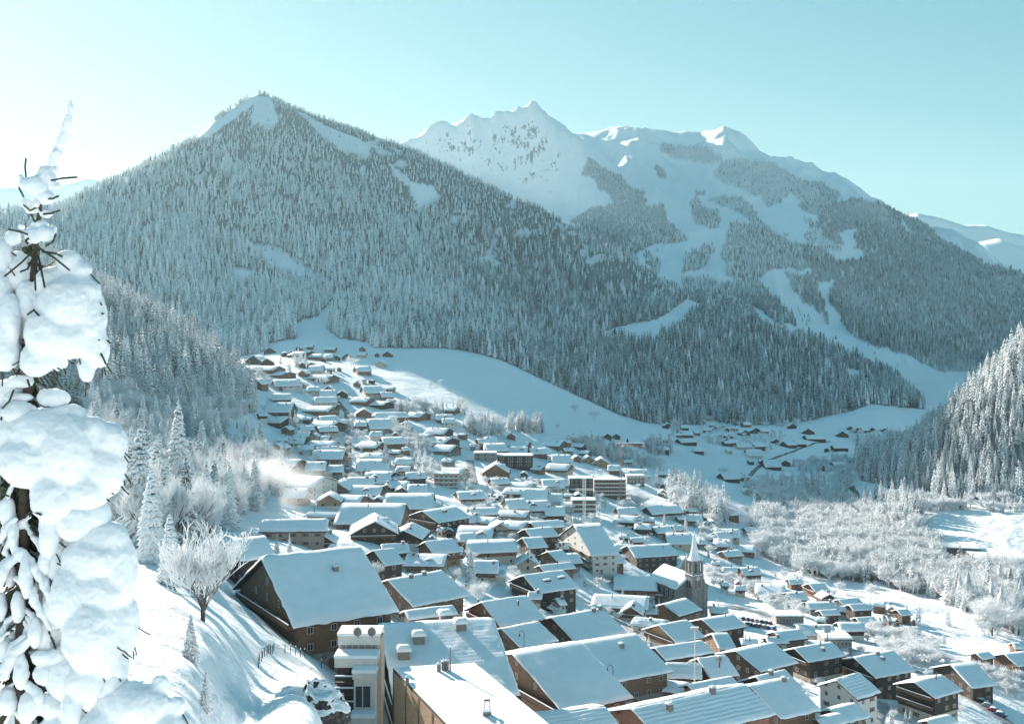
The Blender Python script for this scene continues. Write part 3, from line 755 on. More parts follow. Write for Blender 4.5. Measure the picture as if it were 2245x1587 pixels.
# ------------------------------------------------------------------ houses
M_SNOW = snow_material('snow', 1.0, .05)
M_SNOW_ROOF = snow_material('roof_snow', .8, .10)
def wood_mat(name, col, plank=7.0):
    m, nt, b = new_mat(name)
    tc = N(nt, 'ShaderNodeTexCoord')
    wv = N(nt, 'ShaderNodeTexWave', wave_type='BANDS', bands_direction='Z', wave_profile='SAW'); wv.inputs['Scale'].default_value = plank / 6.28 * 1.6; wv.inputs['Distortion'].default_value = 0.15
    nz = N(nt, 'ShaderNodeTexNoise'); nz.inputs['Scale'].default_value = 3.0; nz.inputs['Detail'].default_value = 6
    mp = N(nt, 'ShaderNodeMapping'); mp.inputs['Scale'].default_value = (.35, .35, 3)
    nt.links.new(tc.outputs['Object'], wv.inputs['Vector']); nt.links.new(tc.outputs['Object'], mp.inputs[0]); nt.links.new(mp.outputs[0], nz.inputs['Vector'])
    ad = N(nt, 'ShaderNodeMath', operation='MULTIPLY_ADD'); nt.links.new(wv.outputs['Fac'], ad.inputs[0]); ad.inputs[1].default_value = .35; nt.links.new(nz.outputs[0], ad.inputs[2])
    r = ramp(nt, ad.outputs[0], [(.35, tuple(c * .5 for c in col) + (1,)), (.95, tuple(min(1, c * 1.35) for c in col) + (1,))])
    nt.links.new(r.outputs[0], b.inputs['Base Color']); b.inputs['Roughness'].default_value = .8
    bp = N(nt, 'ShaderNodeBump'); bp.inputs['Distance'].default_value = .03; nt.links.new(wv.outputs['Fac'], bp.inputs['Height']); nt.links.new(bp.outputs[0], b.inputs['Normal'])
    return m
MW = {'d': wood_mat('dark_timber', (.062, .045, .037)), 'b': wood_mat('brown_timber', (.19, .115, .075)), 'r': wood_mat('red_brown_timber', (.26, .125, .085)),
      'y': wood_mat('pale_timber', (.42, .27, .16)), 'w': plain('white_plaster', (.66, .63, .58), .9, .08, 1.5), 'g': plain('grey_stone_wall', (.26, .25, .24), .95, .3, 1.2),
      'c': plain('cream_plaster', (.55, .46, .37), .9, .1, 1.5), 'p': plain('pink_plaster', (.46, .31, .27), .9, .1, 1.5)}
WNAME = {'d': 'dark timber', 'b': 'brown timber', 'r': 'red brown timber', 'y': 'pale timber', 'w': 'white plaster', 'g': 'grey walled', 'c': 'cream plaster', 'p': 'pinkish walled'}
M_DECK = plain('roof_timber', (.07, .05, .04), .85, .3, 3)
M_STONE = plain('chimney_stone', (.22, .20, .19), .9, .35, 6)
M_METAL = plain('dark_metal', (.05, .055, .06), .4, .2, 8, metal=.8)
M_FRAME = plain('window_frame_paint', (.55, .50, .45), .6, .1, 8)
M_SHUT = plain('shutter_timber', (.16, .08, .05), .7, .3, 8)
m, nt, b = new_mat('window_glass'); b.inputs['Base Color'].default_value = (.03, .04, .05, 1); b.inputs['Roughness'].default_value = .08; b.inputs['Specular IOR Level'].default_value = .8
M_GLASS = m

ZF = {'z3': (480, 1080, 3.13), 'z4': (980, 1080, 3.13), 'z5': (1500, 1100, 3.013), 'z6': (500, 730, 3.742), 'z7': (1000, 880, 3.742), 'z8': (1400, 860, 2.657), 'f': (0, 0, 1)}
def zp(tagf, x, y):
    o = ZF[tagf]; return (o[0] + x / o[2], o[1] + y / o[2])

def snow_sheet(L, W, s, t, nx, ny, seed, ripple=0.0, both=True, bare=None):
    """snow lying on a gabled roof: x along the ridge, y across; z=0 at the ridge of the deck"""
    r = np.random.default_rng(seed)
    def ax(n):
        u = np.linspace(-1, 1, n + 1); return np.sign(u) * (1 - (1 - np.abs(u)) ** 1.5) if (n >= 8 and ripple == 0) else u
    X, Y = np.meshgrid(ax(nx) * L / 2, ax(ny) * W)
    e = np.minimum(L / 2 - np.abs(X), W - np.abs(Y)) / (t * 1.1)
    edge = np.sqrt(np.clip(1 - (1 - np.clip(e, 0, 1)) ** 2, 0.02, 1))
    ox = seed * 3.71
    nz = fbm((X + ox) / 3.5, (Y + ox) / 3.0, 3, seed % 97)
    if nx >= 8:
        eb = np.clip(1 - e / 1.6, 0, 1)
        Y = Y + np.sign(Y) * eb * .30 * t * fbm((X + ox) / 1.6, Y * 0 + ox, 3, seed % 89) * 1.6
        X = X + np.sign(X) * eb * .22 * t * fbm((Y + ox) / 1.3, X * 0 + ox, 2, seed % 83) * 1.6
    T = t * (edge * (1 + .34 * nz + (.10 * fbm((X + ox) / .9, (Y + ox) / .8, 2, 31) if nx >= 20 else 0)) )
    if ripple > 0: T = T + ripple * .09 * np.sin(Y * 2 * math.pi / .95 + .3 * np.sin(X)) * (e > .6)
    if ripple < 0: T = T - ripple * .05 * np.sin(X * 2 * math.pi / 1.1) * (e > .6)
    bulge = 1 + .02 * 0
    Zt = -np.sqrt((Y * math.tan(s)) ** 2 + .02) + T
    top = np.stack([X, Y, Zt], -1).reshape(-1, 3)
    Zb = -np.abs(Y) * math.tan(s) + .005
    n1, n2 = X.shape
    ii = (np.arange(n1 - 1)[:, None] * n2 + np.arange(n2 - 1)[None, :]).reshape(-1)
    F = [np.stack([ii, ii + 1, ii + n2 + 1, ii + n2], -1)]
    idx = np.arange(n1 * n2).reshape(n1, n2)
    loop = np.concatenate([idx[0, :], idx[1:, -1], idx[-1, -2::-1], idx[-2:0:-1, 0]])
    bot = np.stack([X, Y, Zb], -1).reshape(-1, 3)[loop]
    nb = len(loop); base = len(top)
    k = np.arange(nb); k2 = (k + 1) % nb
    F.append(np.stack([loop[k], base + k, base + k2, loop[k2]], -1))
    return np.concatenate([top, bot]), np.concatenate(F)

_win_me = {}
def window_mesh(kind):
    if kind in _win_me: return _win_me[kind]
    f = MB()
    f.box(-.5, .5, -.06, 0, -.5, -.44).box(-.5, .5, -.06, 0, .44, .5).box(-.5, -.42, -.06, 0, -.44, .44).box(.42, .5, -.06, 0, -.44, .44).box(-.03, .03, -.05, 0, -.44, .44)
    me = bpy.data.meshes.new('window'); me.from_pydata(f.v, [], f.f); me.materials.append(M_FRAME)
    p = MB().box(-.42, .42, -.03, -.001, -.44, .44)
    mp = bpy.data.meshes.new('pane'); mp.from_pydata(p.v, [], p.f); mp.materials.append(M_GLASS)
    s_ = MB().box(-.21, .21, -.05, 0, -.5, .5)
    ms = bpy.data.meshes.new('shutter'); ms.from_pydata(s_.v, [], s_.f); ms.materials.append(M_SHUT)
    q = MB().box(-.5, .5, -.05, 0, -.5, .5)
    mq = bpy.data.meshes.new('window'); mq.from_pydata(q.v, [], q.f); mq.materials.append(M_GLASS)
    _win_me.update(full=me, pane=mp, shutter=ms, simple=mq)
    return _win_me[kind]

def add_window(parent, x, y, z, rz, w, h, lod, shutters=False):
    me = window_mesh('full' if lod < 2 else 'simple')
    o = link('window', me, parent, (x, y, z), rz); o.scale = (w, 1, h)
    if lod < 2:
        link('pane', window_mesh('pane'), o)
        if shutters:
            for q in (-.74, .74): link('shutter', window_mesh('shutter'), o, (q, 0, 0))
    return o

def chimney(parent, x, y, zroof, s, lod, kind='stone', hgt=1.3):
    w = .45
    if kind == 'big': w, hgt, kind = .85, 1.5, 'stone'
    if kind == 'stone':
        c = MB().box(x - w, x + w, y - w, y + w, zroof - .6, zroof + hgt).box(x - w - .1, x + w + .1, y - w - .1, y + w + .1, zroof + hgt, zroof + hgt + .1).build('chimney', M_STONE, parent)
        if lod < 3:
            V, F = snow_sheet(w * 2.8, w * 1.4, R(8), .35 + (.35 if w > .5 else 0), 4 if lod else 8, 4 if lod else 8, int(abs(x * 13 + y * 7)) + 3)
            V = V + np.array([x, y, zroof + hgt + .12 + .06])
            link('snow_cap', mesh_np('snow_cap', V, F, M_SNOW, smooth=lod == 0), c)
    else:
        c = MB().tube([(x, y, zroof - .3), (x, y, zroof + hgt + .5)], .16, 8).tube([(x, y, zroof + hgt + .5), (x, y, zroof + hgt + .75)], [.28, .05], 8).build('chimney', M_METAL, parent)
    return c

HOUSES = []      # footprints, so that trees keep clear of them
def house(cx, cy, yaw, L, W, s, zr, style='d', label='', group=None, lod=1, t=.45, base=None, chim=(), ripple=0, windows=True, balcony=0, name='chalet', cat='chalet', gfloor=None, seed=0, storeys=None, skylights=(), snow=True, ox=1.1, oy=.9):
    """gabled house: ridge along local x, roof half width W, slope s, ridge height zr (world)"""
    rnd = random.Random(seed * 7 + int(cx * 3) + int(cy))
    gz = min(ground(cx, cy), ground(cx - math.sin(yaw) * 0 + math.cos(yaw) * L * .4, cy + math.sin(yaw) * L * .4), ground(cx + math.sin(yaw) * W * .8, max(cy - math.cos(yaw) * W * .8, 3)))
    gc = ground(cx, cy)
    h = empty(name, (cx, cy, gc), yaw, label, cat, group)
    HOUSES.append((cx, cy, max(L / 2, W) + 1.5))
    rz = zr - gc
    ox_ = min(ox, L * .12); oy_ = min(oy, W * .18)
    hl, hw = L / 2 - ox_, W - oy_
    ts = math.tan(s)
    ez = rz - hw * ts - .06                 # wall top at the side walls
    bz = min(gz - gc, 0) - 2.5
    # which sides the camera sees
    dx, dy = -cx, -cy
    lx = dx * math.cos(yaw) + dy * math.sin(yaw); ly = -dx * math.sin(yaw) + dy * math.cos(yaw)
    sx = 1 if lx > 0 else -1; sy = 1 if ly > 0 else -1
    body = MW[style]
    split = gfloor is not None and ez > 3.6
    zf = min(ez - 1.2, max(2.6, ez - 5.6) if ez > 5 else 2.4) if split else bz
    w = MB()
    rg = rz - .08
    w.poly([(-hl, -hw, zf), (hl, -hw, zf), (hl, hw, zf), (-hl, hw, zf), (-hl, -hw, ez), (hl, -hw, ez), (hl, hw, ez), (-hl, hw, ez), (-hl, 0, rg - .02), (hl, 0, rg - .02)],
           [(0, 1, 5, 4), (1, 2, 6, 9, 5), (2, 3, 7, 6), (3, 0, 4, 8, 7), (0, 3, 2, 1), (4, 5, 9, 8), (6, 7, 8, 9)])
    w.build('wall', body, h)
    if split:
        MB().box(-hl + .08, hl - .08, -hw + .08, hw - .08, bz, zf).build('ground_floor', MW[gfloor], h)
    # roof deck: two slopes of boards with a fascia
    rf = MB(); th = .22
    for q in (-1, 1):
        a = [(-L / 2, 0, rz), (L / 2, 0, rz), (L / 2, q * W, rz - W * ts), (-L / 2, q * W, rz - W * ts)]
        bt = [(x, y, z - th) for x, y, z in a]
        rf.poly(bt + a, [(0, 3, 2, 1), (4, 5, 6, 7), (0, 1, 5, 4), (1, 2, 6, 5), (2, 3, 7, 6), (3, 0, 4, 7)])
    if lod < 2:   # purlin ends and bargeboards under the gable overhang
        for q in (-1, 0, 1):
            yy = q * hw * .62
            for e in (-1, 1):
                rf.box(min(e * hl, e * (L / 2 - .12)), max(e * hl, e * (L / 2 - .12)), yy - .12, yy + .12, rz - abs(yy) * ts - th - .32, rz - abs(yy) * ts - th - .01)
    roof = rf.build('roof', M_DECK, h)
    if snow:
        n = {0: (34, 34), 1: (14, 14), 2: (8, 8), 3: (4, 4)}[lod]
        if ripple and lod < 2: n = (max(n[0], min(90, int(L / .28))), max(n[1], min(90, int(2 * W / .28))))
        V, F = snow_sheet(L + .12, W * rnd.choice([1.0, 1.0, 1.0, .95, .92]) + .08, s, t * rnd.uniform(.85, 1.2), n[0], n[1], seed + 11, ripple if lod < 2 else 0)
        V = V + np.array([0, 0, rz + .004])
        link('snow_cover', mesh_np('snow_cover', V, F, M_SNOW_ROOF, smooth=True), roof)
    for (u, v, k) in chim:
        x = u * L / 2; y = v * W
        chimney(h, x, y, rz - abs(y) * ts, s, lod, k)
    for (u, v) in skylights:
        x = u * L / 2; y = v * W; zz = rz - abs(y) * ts
        d_ = MB().box(x - 1.5, x + 1.5, y - 1.0, y + 1.0, zz - .3, zz + .55).build('dormer', M_DECK, h)
        V, F = snow_sheet(3.3, 1.2, R(4), .4, 10, 10, seed + 5); V = V + np.array([x, y, zz + .68])
        link('snow_cap', mesh_np('snow_cap', V, F, M_SNOW, smooth=True), d_)
    if name == 'house' and lod in (1, 2) and rnd.random() < .42 and L > 8:
        # a cross gabled dormer or a lower lean-to wing
        if rnd.random() < .6:
            dx_ = rnd.uniform(-.5, .5) * hl; dw = min(2.2, W * .4); yy = sy * W * .55; zt_ = rz - W * .18 * ts
            dm = MB().poly([(dx_ - dw, yy, rz - W * .55 * ts - .1), (dx_ + dw, yy, rz - W * .55 * ts - .1), (dx_ + dw, yy, zt_ - dw * .45), (dx_, yy, zt_), (dx_ - dw, yy, zt_ - dw * .45),
                            (dx_ - dw, 0, rz - W * .55 * ts - .1), (dx_ + dw, 0, rz - W * .55 * ts - .1), (dx_ + dw, 0, zt_ - dw * .45), (dx_, 0, zt_), (dx_ - dw, 0, zt_ - dw * .45)],
                           [(0, 1, 2, 3, 4), (1, 6, 7, 2), (0, 4, 9, 5)]).build('dormer', body, h)
            V, F = snow_sheet(abs(yy) + .9, dw + .45, math.atan(.45), t * .8, 8, 8, seed + 3)
            V = np.stack([-V[:, 1], V[:, 0] + sy * (abs(yy) + .9) / 2, V[:, 2]], -1) + np.array([dx_, 0, zt_ + .02])
            link('snow_cap', mesh_np('snow_cap', V, F, M_SNOW, smooth=True), dm)
        else:
            q = rnd.choice([-1, 1]); wl_ = rnd.uniform(2.5, 4.5); x0, x1 = sorted((q * hl, q * (hl + wl_))); za = ez - rnd.uniform(.6, 1.8)
            if za > 1.8:
                an = MB().box(x0, x1, -hw * .75, hw * .6, bz, za).build('annex', MW[rnd.choice(['c', 'b', 'w', 'd'])], h)
                V, F = snow_sheet(wl_ + .6, hw * .75, R(5), t, 8, 8, seed + 4); V = V + np.array([(x0 + x1) / 2, -hw * .075, za + .1])
                link('snow_cap', mesh_np('snow_cap', V, F, M_SNOW, smooth=True), an)
    if windows and lod < 3:
        st = 2.75
        zz0 = ez - 1.5
        # side wall towards the camera (below the eave)
        nrow = max(1, min(4, int((ez + 1.0) / st)))
        ncol = max(1, min(6 if lod < 2 else 4, int((2 * hl) / (3.4 if lod < 2 else 4.5))))
        for i in range(nrow if lod < 2 else min(2, nrow)):
            for j in range(ncol):
                if rnd.random() < .15: continue
                x = -hl + (j + .5) * 2 * hl / ncol
                z = zz0 - i * st
                off = -.0 if not (split and z < zf) else .08
                add_window(h, x, sy * (hw - off), z, 0 if sy < 0 else math.pi, 1.05, 1.15, lod, lod < 2 and rnd.random() < .5)
        # gable towards the camera
        ncol = max(1, min(5 if lod < 2 else 3, int((2 * hw) / (3.2 if lod < 2 else 4.5))))
        rows = [zz0 + st * k for k in range(-nrow + 1, 3)]
        for z in rows:
            for j in range(ncol):
                y = -hw + (j + .5) * 2 * hw / ncol
                if z + .8 > rg - abs(y) * ts - .5: continue
                off = 0 if not (split and z < zf) else .08
                add_window(h, sx * (hl - off), y, z, math.pi / 2 if sx > 0 else -math.pi / 2, 1.0, 1.2 if lod < 2 else 1.3, lod, lod < 2 and rnd.random() < .4)
        if lod < 2:
            z = -0.0 + max(bz + 2.5, 0) + 1.0
            dm = MB().box(-.5, .5, -.07, 0, -1.0, 1.05)
            d_ = dm.build('door', M_SHUT, h); d_.location = (-hl * .3, sy * (hw - (.08 if split else 0)), 1.1); d_.rotation_euler = (0, 0, 0 if sy < 0 else math.pi)
    for k in range(balcony):
        zb = ez - .9 - 2.75 * k - (0.6 if k == 0 else .6)
        if zb < 1.0 + min(0, gz - gc): break
        q = sx
        x0, x1 = sorted((q * hl, q * (hl + min(1.3, ox_ + .5))))
        yb = hw * .92
        B = MB().box(x0, x1, -yb, yb, zb - .15, zb).build('balcony', M_DECK, h)
        rl = MB(); xo = q * (hl + min(1.3, ox_ + .5) - .06)
        xa, xb = sorted((xo - .04, xo + .04))
        rl.box(xa, xb, -yb, yb, zb + .93, zb + 1.02)
        npl = max(6, int(2 * yb / (.32 if lod == 0 else .6)))
        for i in range(npl):
            y = -yb + (i + .5) * 2 * yb / npl
            rl.box(xa + .01, xb - .01, y - yb / npl * .78, y + yb / npl * .78, zb + .12, zb + .93)
        for i in (-1, 1):
            rl.box(x0, x1, i * yb - .04, i * yb + .04, zb + .93, zb + 1.02); rl.box(x0, x1, i * yb - .03, i * yb + .03, zb + .15, zb + .9)
        rl.build('railing', M_SHUT if style != 'd' else MW['b'], B)
        sn = MB().box(xa - .05, xb + .05, -yb, yb, zb + 1.022, zb + 1.16); sn.build('snow_cap', M_SNOW, B)
    return h

def fit_abc(A, B, C, Hr, D=None):
    """ridge from A to B and eave corner C (photo pixels) -> position, yaw, length, half width, slope, ridge height"""
    if D is None: D = hit(A[0], A[1], Hr)
    A3 = pix(A[0], A[1], D)
    best = None
    uB = (B[0] - CX) / F_PX; uC = (C[0] - CX) / F_PX
    ws = np.arange(2.5, 24, .25); ss = np.radians(np.arange(14, 32, 2.0))
    Wg, Sg = np.meshgrid(ws, ss)
    for yaw in np.radians(np.arange(-60, 66, 2.0)):
        r = (math.cos(yaw), math.sin(yaw)); n = (math.sin(yaw), -math.cos(yaw))
        den = r[0] - uB * r[1]
        if abs(den) < .05: continue
        L = (uB * A3.y - A3.x) / den
        if L < 3 or L > 60: continue
        yB = A3.y + L * r[1]
        eB = (HY - F_PX * A3.z / yB - B[1])
        xC = A3.x + Wg * n[0]; yC = A3.y + Wg * n[1]; zC = A3.z - Wg * np.tan(Sg)
        eC = (CX + F_PX * xC / yC - C[0]) ** 2 + (HY - F_PX * zC / yC - C[1]) ** 2
        cost = eC + 1.5 * eB * eB + 2500 * (Sg - R(22)) ** 2 + 6 * (yaw - R(12)) ** 2 + 2 * np.maximum(0, L / 16 - 1) ** 2
        i = np.unravel_index(np.argmin(cost), cost.shape)
        if best is None or cost[i] < best[0]:
            best = (cost[i], yaw, L, Wg[i], Sg[i])
    c, yaw, L, W, S = best
    r = Vector((math.cos(yaw), math.sin(yaw), 0))
    ctr = A3 + r * L / 2
    return ctr, yaw, L, float(W), float(S), A3.z, c, D

ORD = ['first', 'second', 'third', 'fourth', 'fifth', 'sixth', 'seventh', 'eighth', 'ninth', 'tenth', 'eleventh', 'twelfth', 'thirteenth', 'fourteenth', 'fifteenth', 'sixteenth', 'seventeenth', 'eighteenth', 'nineteenth', 'twentieth',
       'twenty-first', 'twenty-second', 'twenty-third', 'twenty-fourth', 'twenty-fifth', 'twenty-sixth', 'twenty-seventh', 'twenty-eighth', 'twenty-ninth', 'thirtieth']

# ---- near houses: frame, ridge near end, ridge far end, eave corner, ridge height guess, style, ground floor, options, label
NEAR = [
 ('z3', (290,455), (975,350), (505,935), 12, 'b', 'g', dict(lod=0, t=.7, chim=((.22,-.35,'stone'),), balcony=2), 'largest brown timber chalet beside the snow slope, under a broad thick snow roof'),
 ('z3', (1155,600), (1530,530), (1330,785), 9, 'b', 'c', dict(lod=0, chim=((-.25,-.12,'stone'),(.25,-.10,'stone'))), 'brown chalet with two little chimneys close under its ridge right of the largest chalet'),
 ('z3', (75,325), (320,312), (150,470), 8, 'd', None, dict(lod=1, chim=((-.25,-.1,'stone'),)), 'dark chalet half hidden behind the frosted bare tree by the slope'),
 ('z4', (235,752), (545,700), (360,920), 9, 'b', None, dict(lod=0, chim=((.30,-.40,'pipe'),), balcony=1), 'plank gabled brown chalet with one roof pipe behind the terrace building'),
 ('z4', (370,930), (625,888), (525,1075), 7, 'b', 'g', dict(lod=0, t=.35), 'small low brown house with a curved street lamp in front of its roof'),
 ('z4', (715,855), (1065,790), (880,1028), 9, 'd', None, dict(lod=0, chim=((.55,-.12,'stone'),(.85,-.08,'stone'))), 'large dark timber chalet with chimneys near the far end of its ridge'),
 ('z4', (445,1105), (910,1030), (800,1510), 11, 'b', 'b', dict(lod=0, t=.5, balcony=1), 'long brown chalet whose big shadow striped roof slopes towards the viewer in the middle foreground'),
 ('z4', (915,1030), (1295,978), (1165,1292), 10, 'b', 'g', dict(lod=0, t=.5, chim=((.1,-.30,'stone'),)), 'chalet with one fat snow capped chimney right of the long shadow striped roof'),
 ('z4', (520,568), (800,530), (628,695), 9, 'd', None, dict(lod=0, skylights=((-.2,-.45),(.55,-.4)), balcony=1), 'black timber chalet with two snow topped dormer boxes on its roof'),
 ('z4', (1235,365), (1530,355), (1300,450), 8, 'd', None, dict(lod=1, chim=((.5,-.4,'pipe'),)), 'long dark gabled chalet just above the church roof'),
 ('z4', (515,310), (650,300), (560,385), 8, 'd', None, dict(lod=1), 'dark gabled chalet second of three stepping up left of the steep white apartment house'),
 ('z4', (530,250), (720,235), (590,320), 8, 'd', None, dict(lod=1, chim=((.2,-.2,'pipe'),)), 'dark chalet topmost of three stepping up left of the steep white apartment house'),
 ('z4', (570,205), (770,185), (610,255), 8, 'b', None, dict(lod=1), 'brown chalet with a wide roof behind the three stepped dark chalets'),
 ('z4', (690,405), (790,385), (760,480), 8, 'b', None, dict(lod=1), 'small teal roofed house touching the white pointed roofs'),
 ('z4', (630,500), (850,470), (660,550), 8, 'b', None, dict(lod=1, chim=((.1,-.2,'pipe'),)), 'low brown house under the white pointed roofs'),
 ('z4', (1450,910), (1650,870), (1570,1030), 8, 'y', 'w', dict(lod=0, balcony=1), 'pale timber framed gable house right of the white walled roofs'),
 ('z4', (1480,765), (1640,718), (1600,860), 8, 'b', None, dict(lod=1), 'broad smooth roofed house directly below the church'),
 ('z4', (1425,1065), (1753,1022), (1515,1150), 7, 'b', 'g', dict(lod=0, t=.4), 'long low roofed house behind the tall slim lamp post'),
 ('z3', (1270,812), (1610,775), (1300,872), 7, 'b', None, dict(lod=1), 'long low roof just behind the big chimneys of the terrace building'),
 ('z3', (1390,125), (1620,95), (1510,205), 9, 'd', 'g', dict(lod=1, chim=((-.1,-.4,'stone'),(.05,-.4,'stone')), balcony=1), 'dark four storey chalet with twin chimneys right of the joined gables'),
 ('z3', (1410,340), (1610,325), (1480,425), 7, 'b', 'y', dict(lod=1, ripple=1), 'little house with a finely ribbed snow roof below the joined dark gables'),
 ('f', (1383,1553), (1633,1502), (1450,1625), 9, 'r', None, dict(lod=0, ripple=1, chim=((-.5,-.3,'stone'),(.35,-.1,'stone'))), 'red brown house at the bottom edge with a wide rippled snow roof and dark chimney'),
 ('f', (1159,1574), (1328,1554), (1190,1612), 7, 'b', None, dict(lod=0, ripple=1), 'snow ridge of a house cut by the bottom edge right of the flat white roof'),
 ('z5', (115,775), (320,742), (215,860), 8, 'd', None, dict(lod=1, chim=((.4,-.15,'pipe'),)), 'dark gabled chalet immediately left of the parking place'),
 ('z5', (340,985), (585,930), (508,1118), 9, 'd', None, dict(lod=0, t=.4), 'black gabled chalet with a completely smooth square snow roof'),
 ('z5', (728,968), (975,930), (828,1060), 9, 'd', 'c', dict(lod=0, chim=((.3,-.12,'pipe'),(.15,-.5,'stone')), balcony=1), 'chalet with a snowy balcony across its dark gable, middle of three in a descending row'),
 ('z5', (1120,1030), (1380,985), (1265,1165), 10, 'd', 'd', dict(lod=0, chim=((.1,-.1,'stone'),(.1,-.35,'stone')), balcony=2), 'tall dark chalet with two chimneys and a long balcony, lowest of the descending row'),
 ('z5', (590,860), (760,840), (655,925), 7, 'r', None, dict(lod=1, balcony=1), 'small chalet with a red brown gable below the parking place'),
 ('z5', (1005,1180), (1160,1130), (1145,1320), 11, 'w', 'w', dict(lod=0, ripple=1), 'white plastered house with a ribbed steep snow roof and a snowy spruce before it'),
 ('z5', (1515,1190), (1700,1140), (1660,1297), 11, 'd', 'c', dict(lod=0, chim=((.3,-.2,'pipe'),), balcony=2), 'big dark brown chalet with two balconies and a pale ground floor in the lower right'),
 ('z5', (1755,1075), (1920,1060), (1900,1230), 8, 'd', None, dict(lod=1), 'plain smooth roof up the bank behind the big dark brown chalet'),
 ('z5', (2110,1005), (2245,985), (2200,1090), 7, 'b', None, dict(lod=1), 'brown gabled chalet at the right edge above the snowy bushes'),
 ('z5', (1925,1000), (2010,985), (1975,1050), 6, 'b', None, dict(lod=2), 'small roof between bushes left of the brown chalet at the right edge'),
 ('z5', (1015,645), (1150,632), (1055,690), 7, 'c', None, dict(lod=1), 'cream walled chalet upper one of a pair on the right slope'),
 ('z5', (1085,680), (1195,672), (1120,725), 8, 'd', 'g', dict(lod=1), 'dark sided chalet lower one of a pair on the right slope'),
 ('z5', (820,540), (920,528), (865,598), 7, 'r', None, dict(lod=1, balcony=1), 'red brown gabled chalet alone at the foot of the snowy meadow below the river wood'),
 ('z5', (1400,712), (1475,703), (1435,755), 6, 'b', None, dict(lod=1), 'small brown chalet standing between two snowy spruces on the right slope'),
 ('z5', (1130,765), (1250,752), (1160,810), 6, 'd', None, dict(lod=1), 'low dark gable peeping over the bare frosted trees on the right slope'),
 ('z5', (470,1155), (672,1108), (590,1300), 9, 'd', None, dict(lod=0, t=.4, chim=((-.1,-.1,'stone'),)), 'dark house with a short front gable in the lower right centre'),
 ('z5', (430,1215), (690,1165), (640,1440), 9, 'b', None, dict(lod=0, chim=((.6,-.1,'stone'),)), 'wide blank snow roof between the rippled roof and the white house'),
 ('z5', (960,1375), (1130,1330), (1060,1470), 7, 'b', None, dict(lod=0), 'brown house at the bottom edge below the white plastered house'),
 ('z5', (870,1435), (1030,1395), (930,1500), 6, 'b', None, dict(lod=1), 'roof corner at the very bottom left of the brown house below the white one'),
 ('z5', (1600,1445), (1755,1405), (1650,1510), 6, 'b', None, dict(lod=1), 'snow roof cut by the bottom edge under the big dark brown chalet'),
 ('z5', (180,872), (290,858), (235,985), 7, 'b', None, dict(lod=1), 'roof hugging the right side of the low long roof by the lamp post'),
 ('z5', (85,1035), (275,1000), (165,1178), 8, 'b', None, dict(lod=0, chim=((.3,-.25,'stone'),(.0,-.6,'pipe'))), 'brown gabled house right of the tall lamp post with a snow capped stack'),
 ('z5', (20,1210), (315,1155), (75,1272), 7, 'r', None, dict(lod=0), 'reddish gabled house whose long roof lies above the rippled one at the bottom'),
 ('z5', (890,718), (1010,708), (915,760), 6, 'd', None, dict(lod=1), 'dark little gable uphill of the snowy bushes by the market hall'),
 ('z3', (1060,395), (1200,378), (1140,500), 8, 'd', None, dict(lod=1, ripple=1, t=.25), 'roof with bare dark patches where its snow slid off left of the frosted shrubs'),
]
for i, (fr, A, B, C, Hr, st_, gf, opt, lab) in enumerate(NEAR):
    A = zp(fr, *A); B = zp(fr, *B); C = zp(fr, *C)
    ctr, yaw, L, W, S, zr, cost, D = fit_abc(A, B, C, Hr, 192.0 if i == 0 else None)
    g0 = ground(ctr.x, ctr.y)
    print('NEAR %2d D%4.0f yaw%4.0f L%5.1f W%5.1f s%3.0f eave %5.1f cost %5.1f %s' % (i, D, math.degrees(yaw), L, W, math.degrees(S), zr - W * math.tan(S) - g0, cost, lab[:40]))
    house(ctr.x, ctr.y, yaw, L, W, S, zr, st_, lab, 'chalets of the village', gfloor=gf, seed=i, **opt)

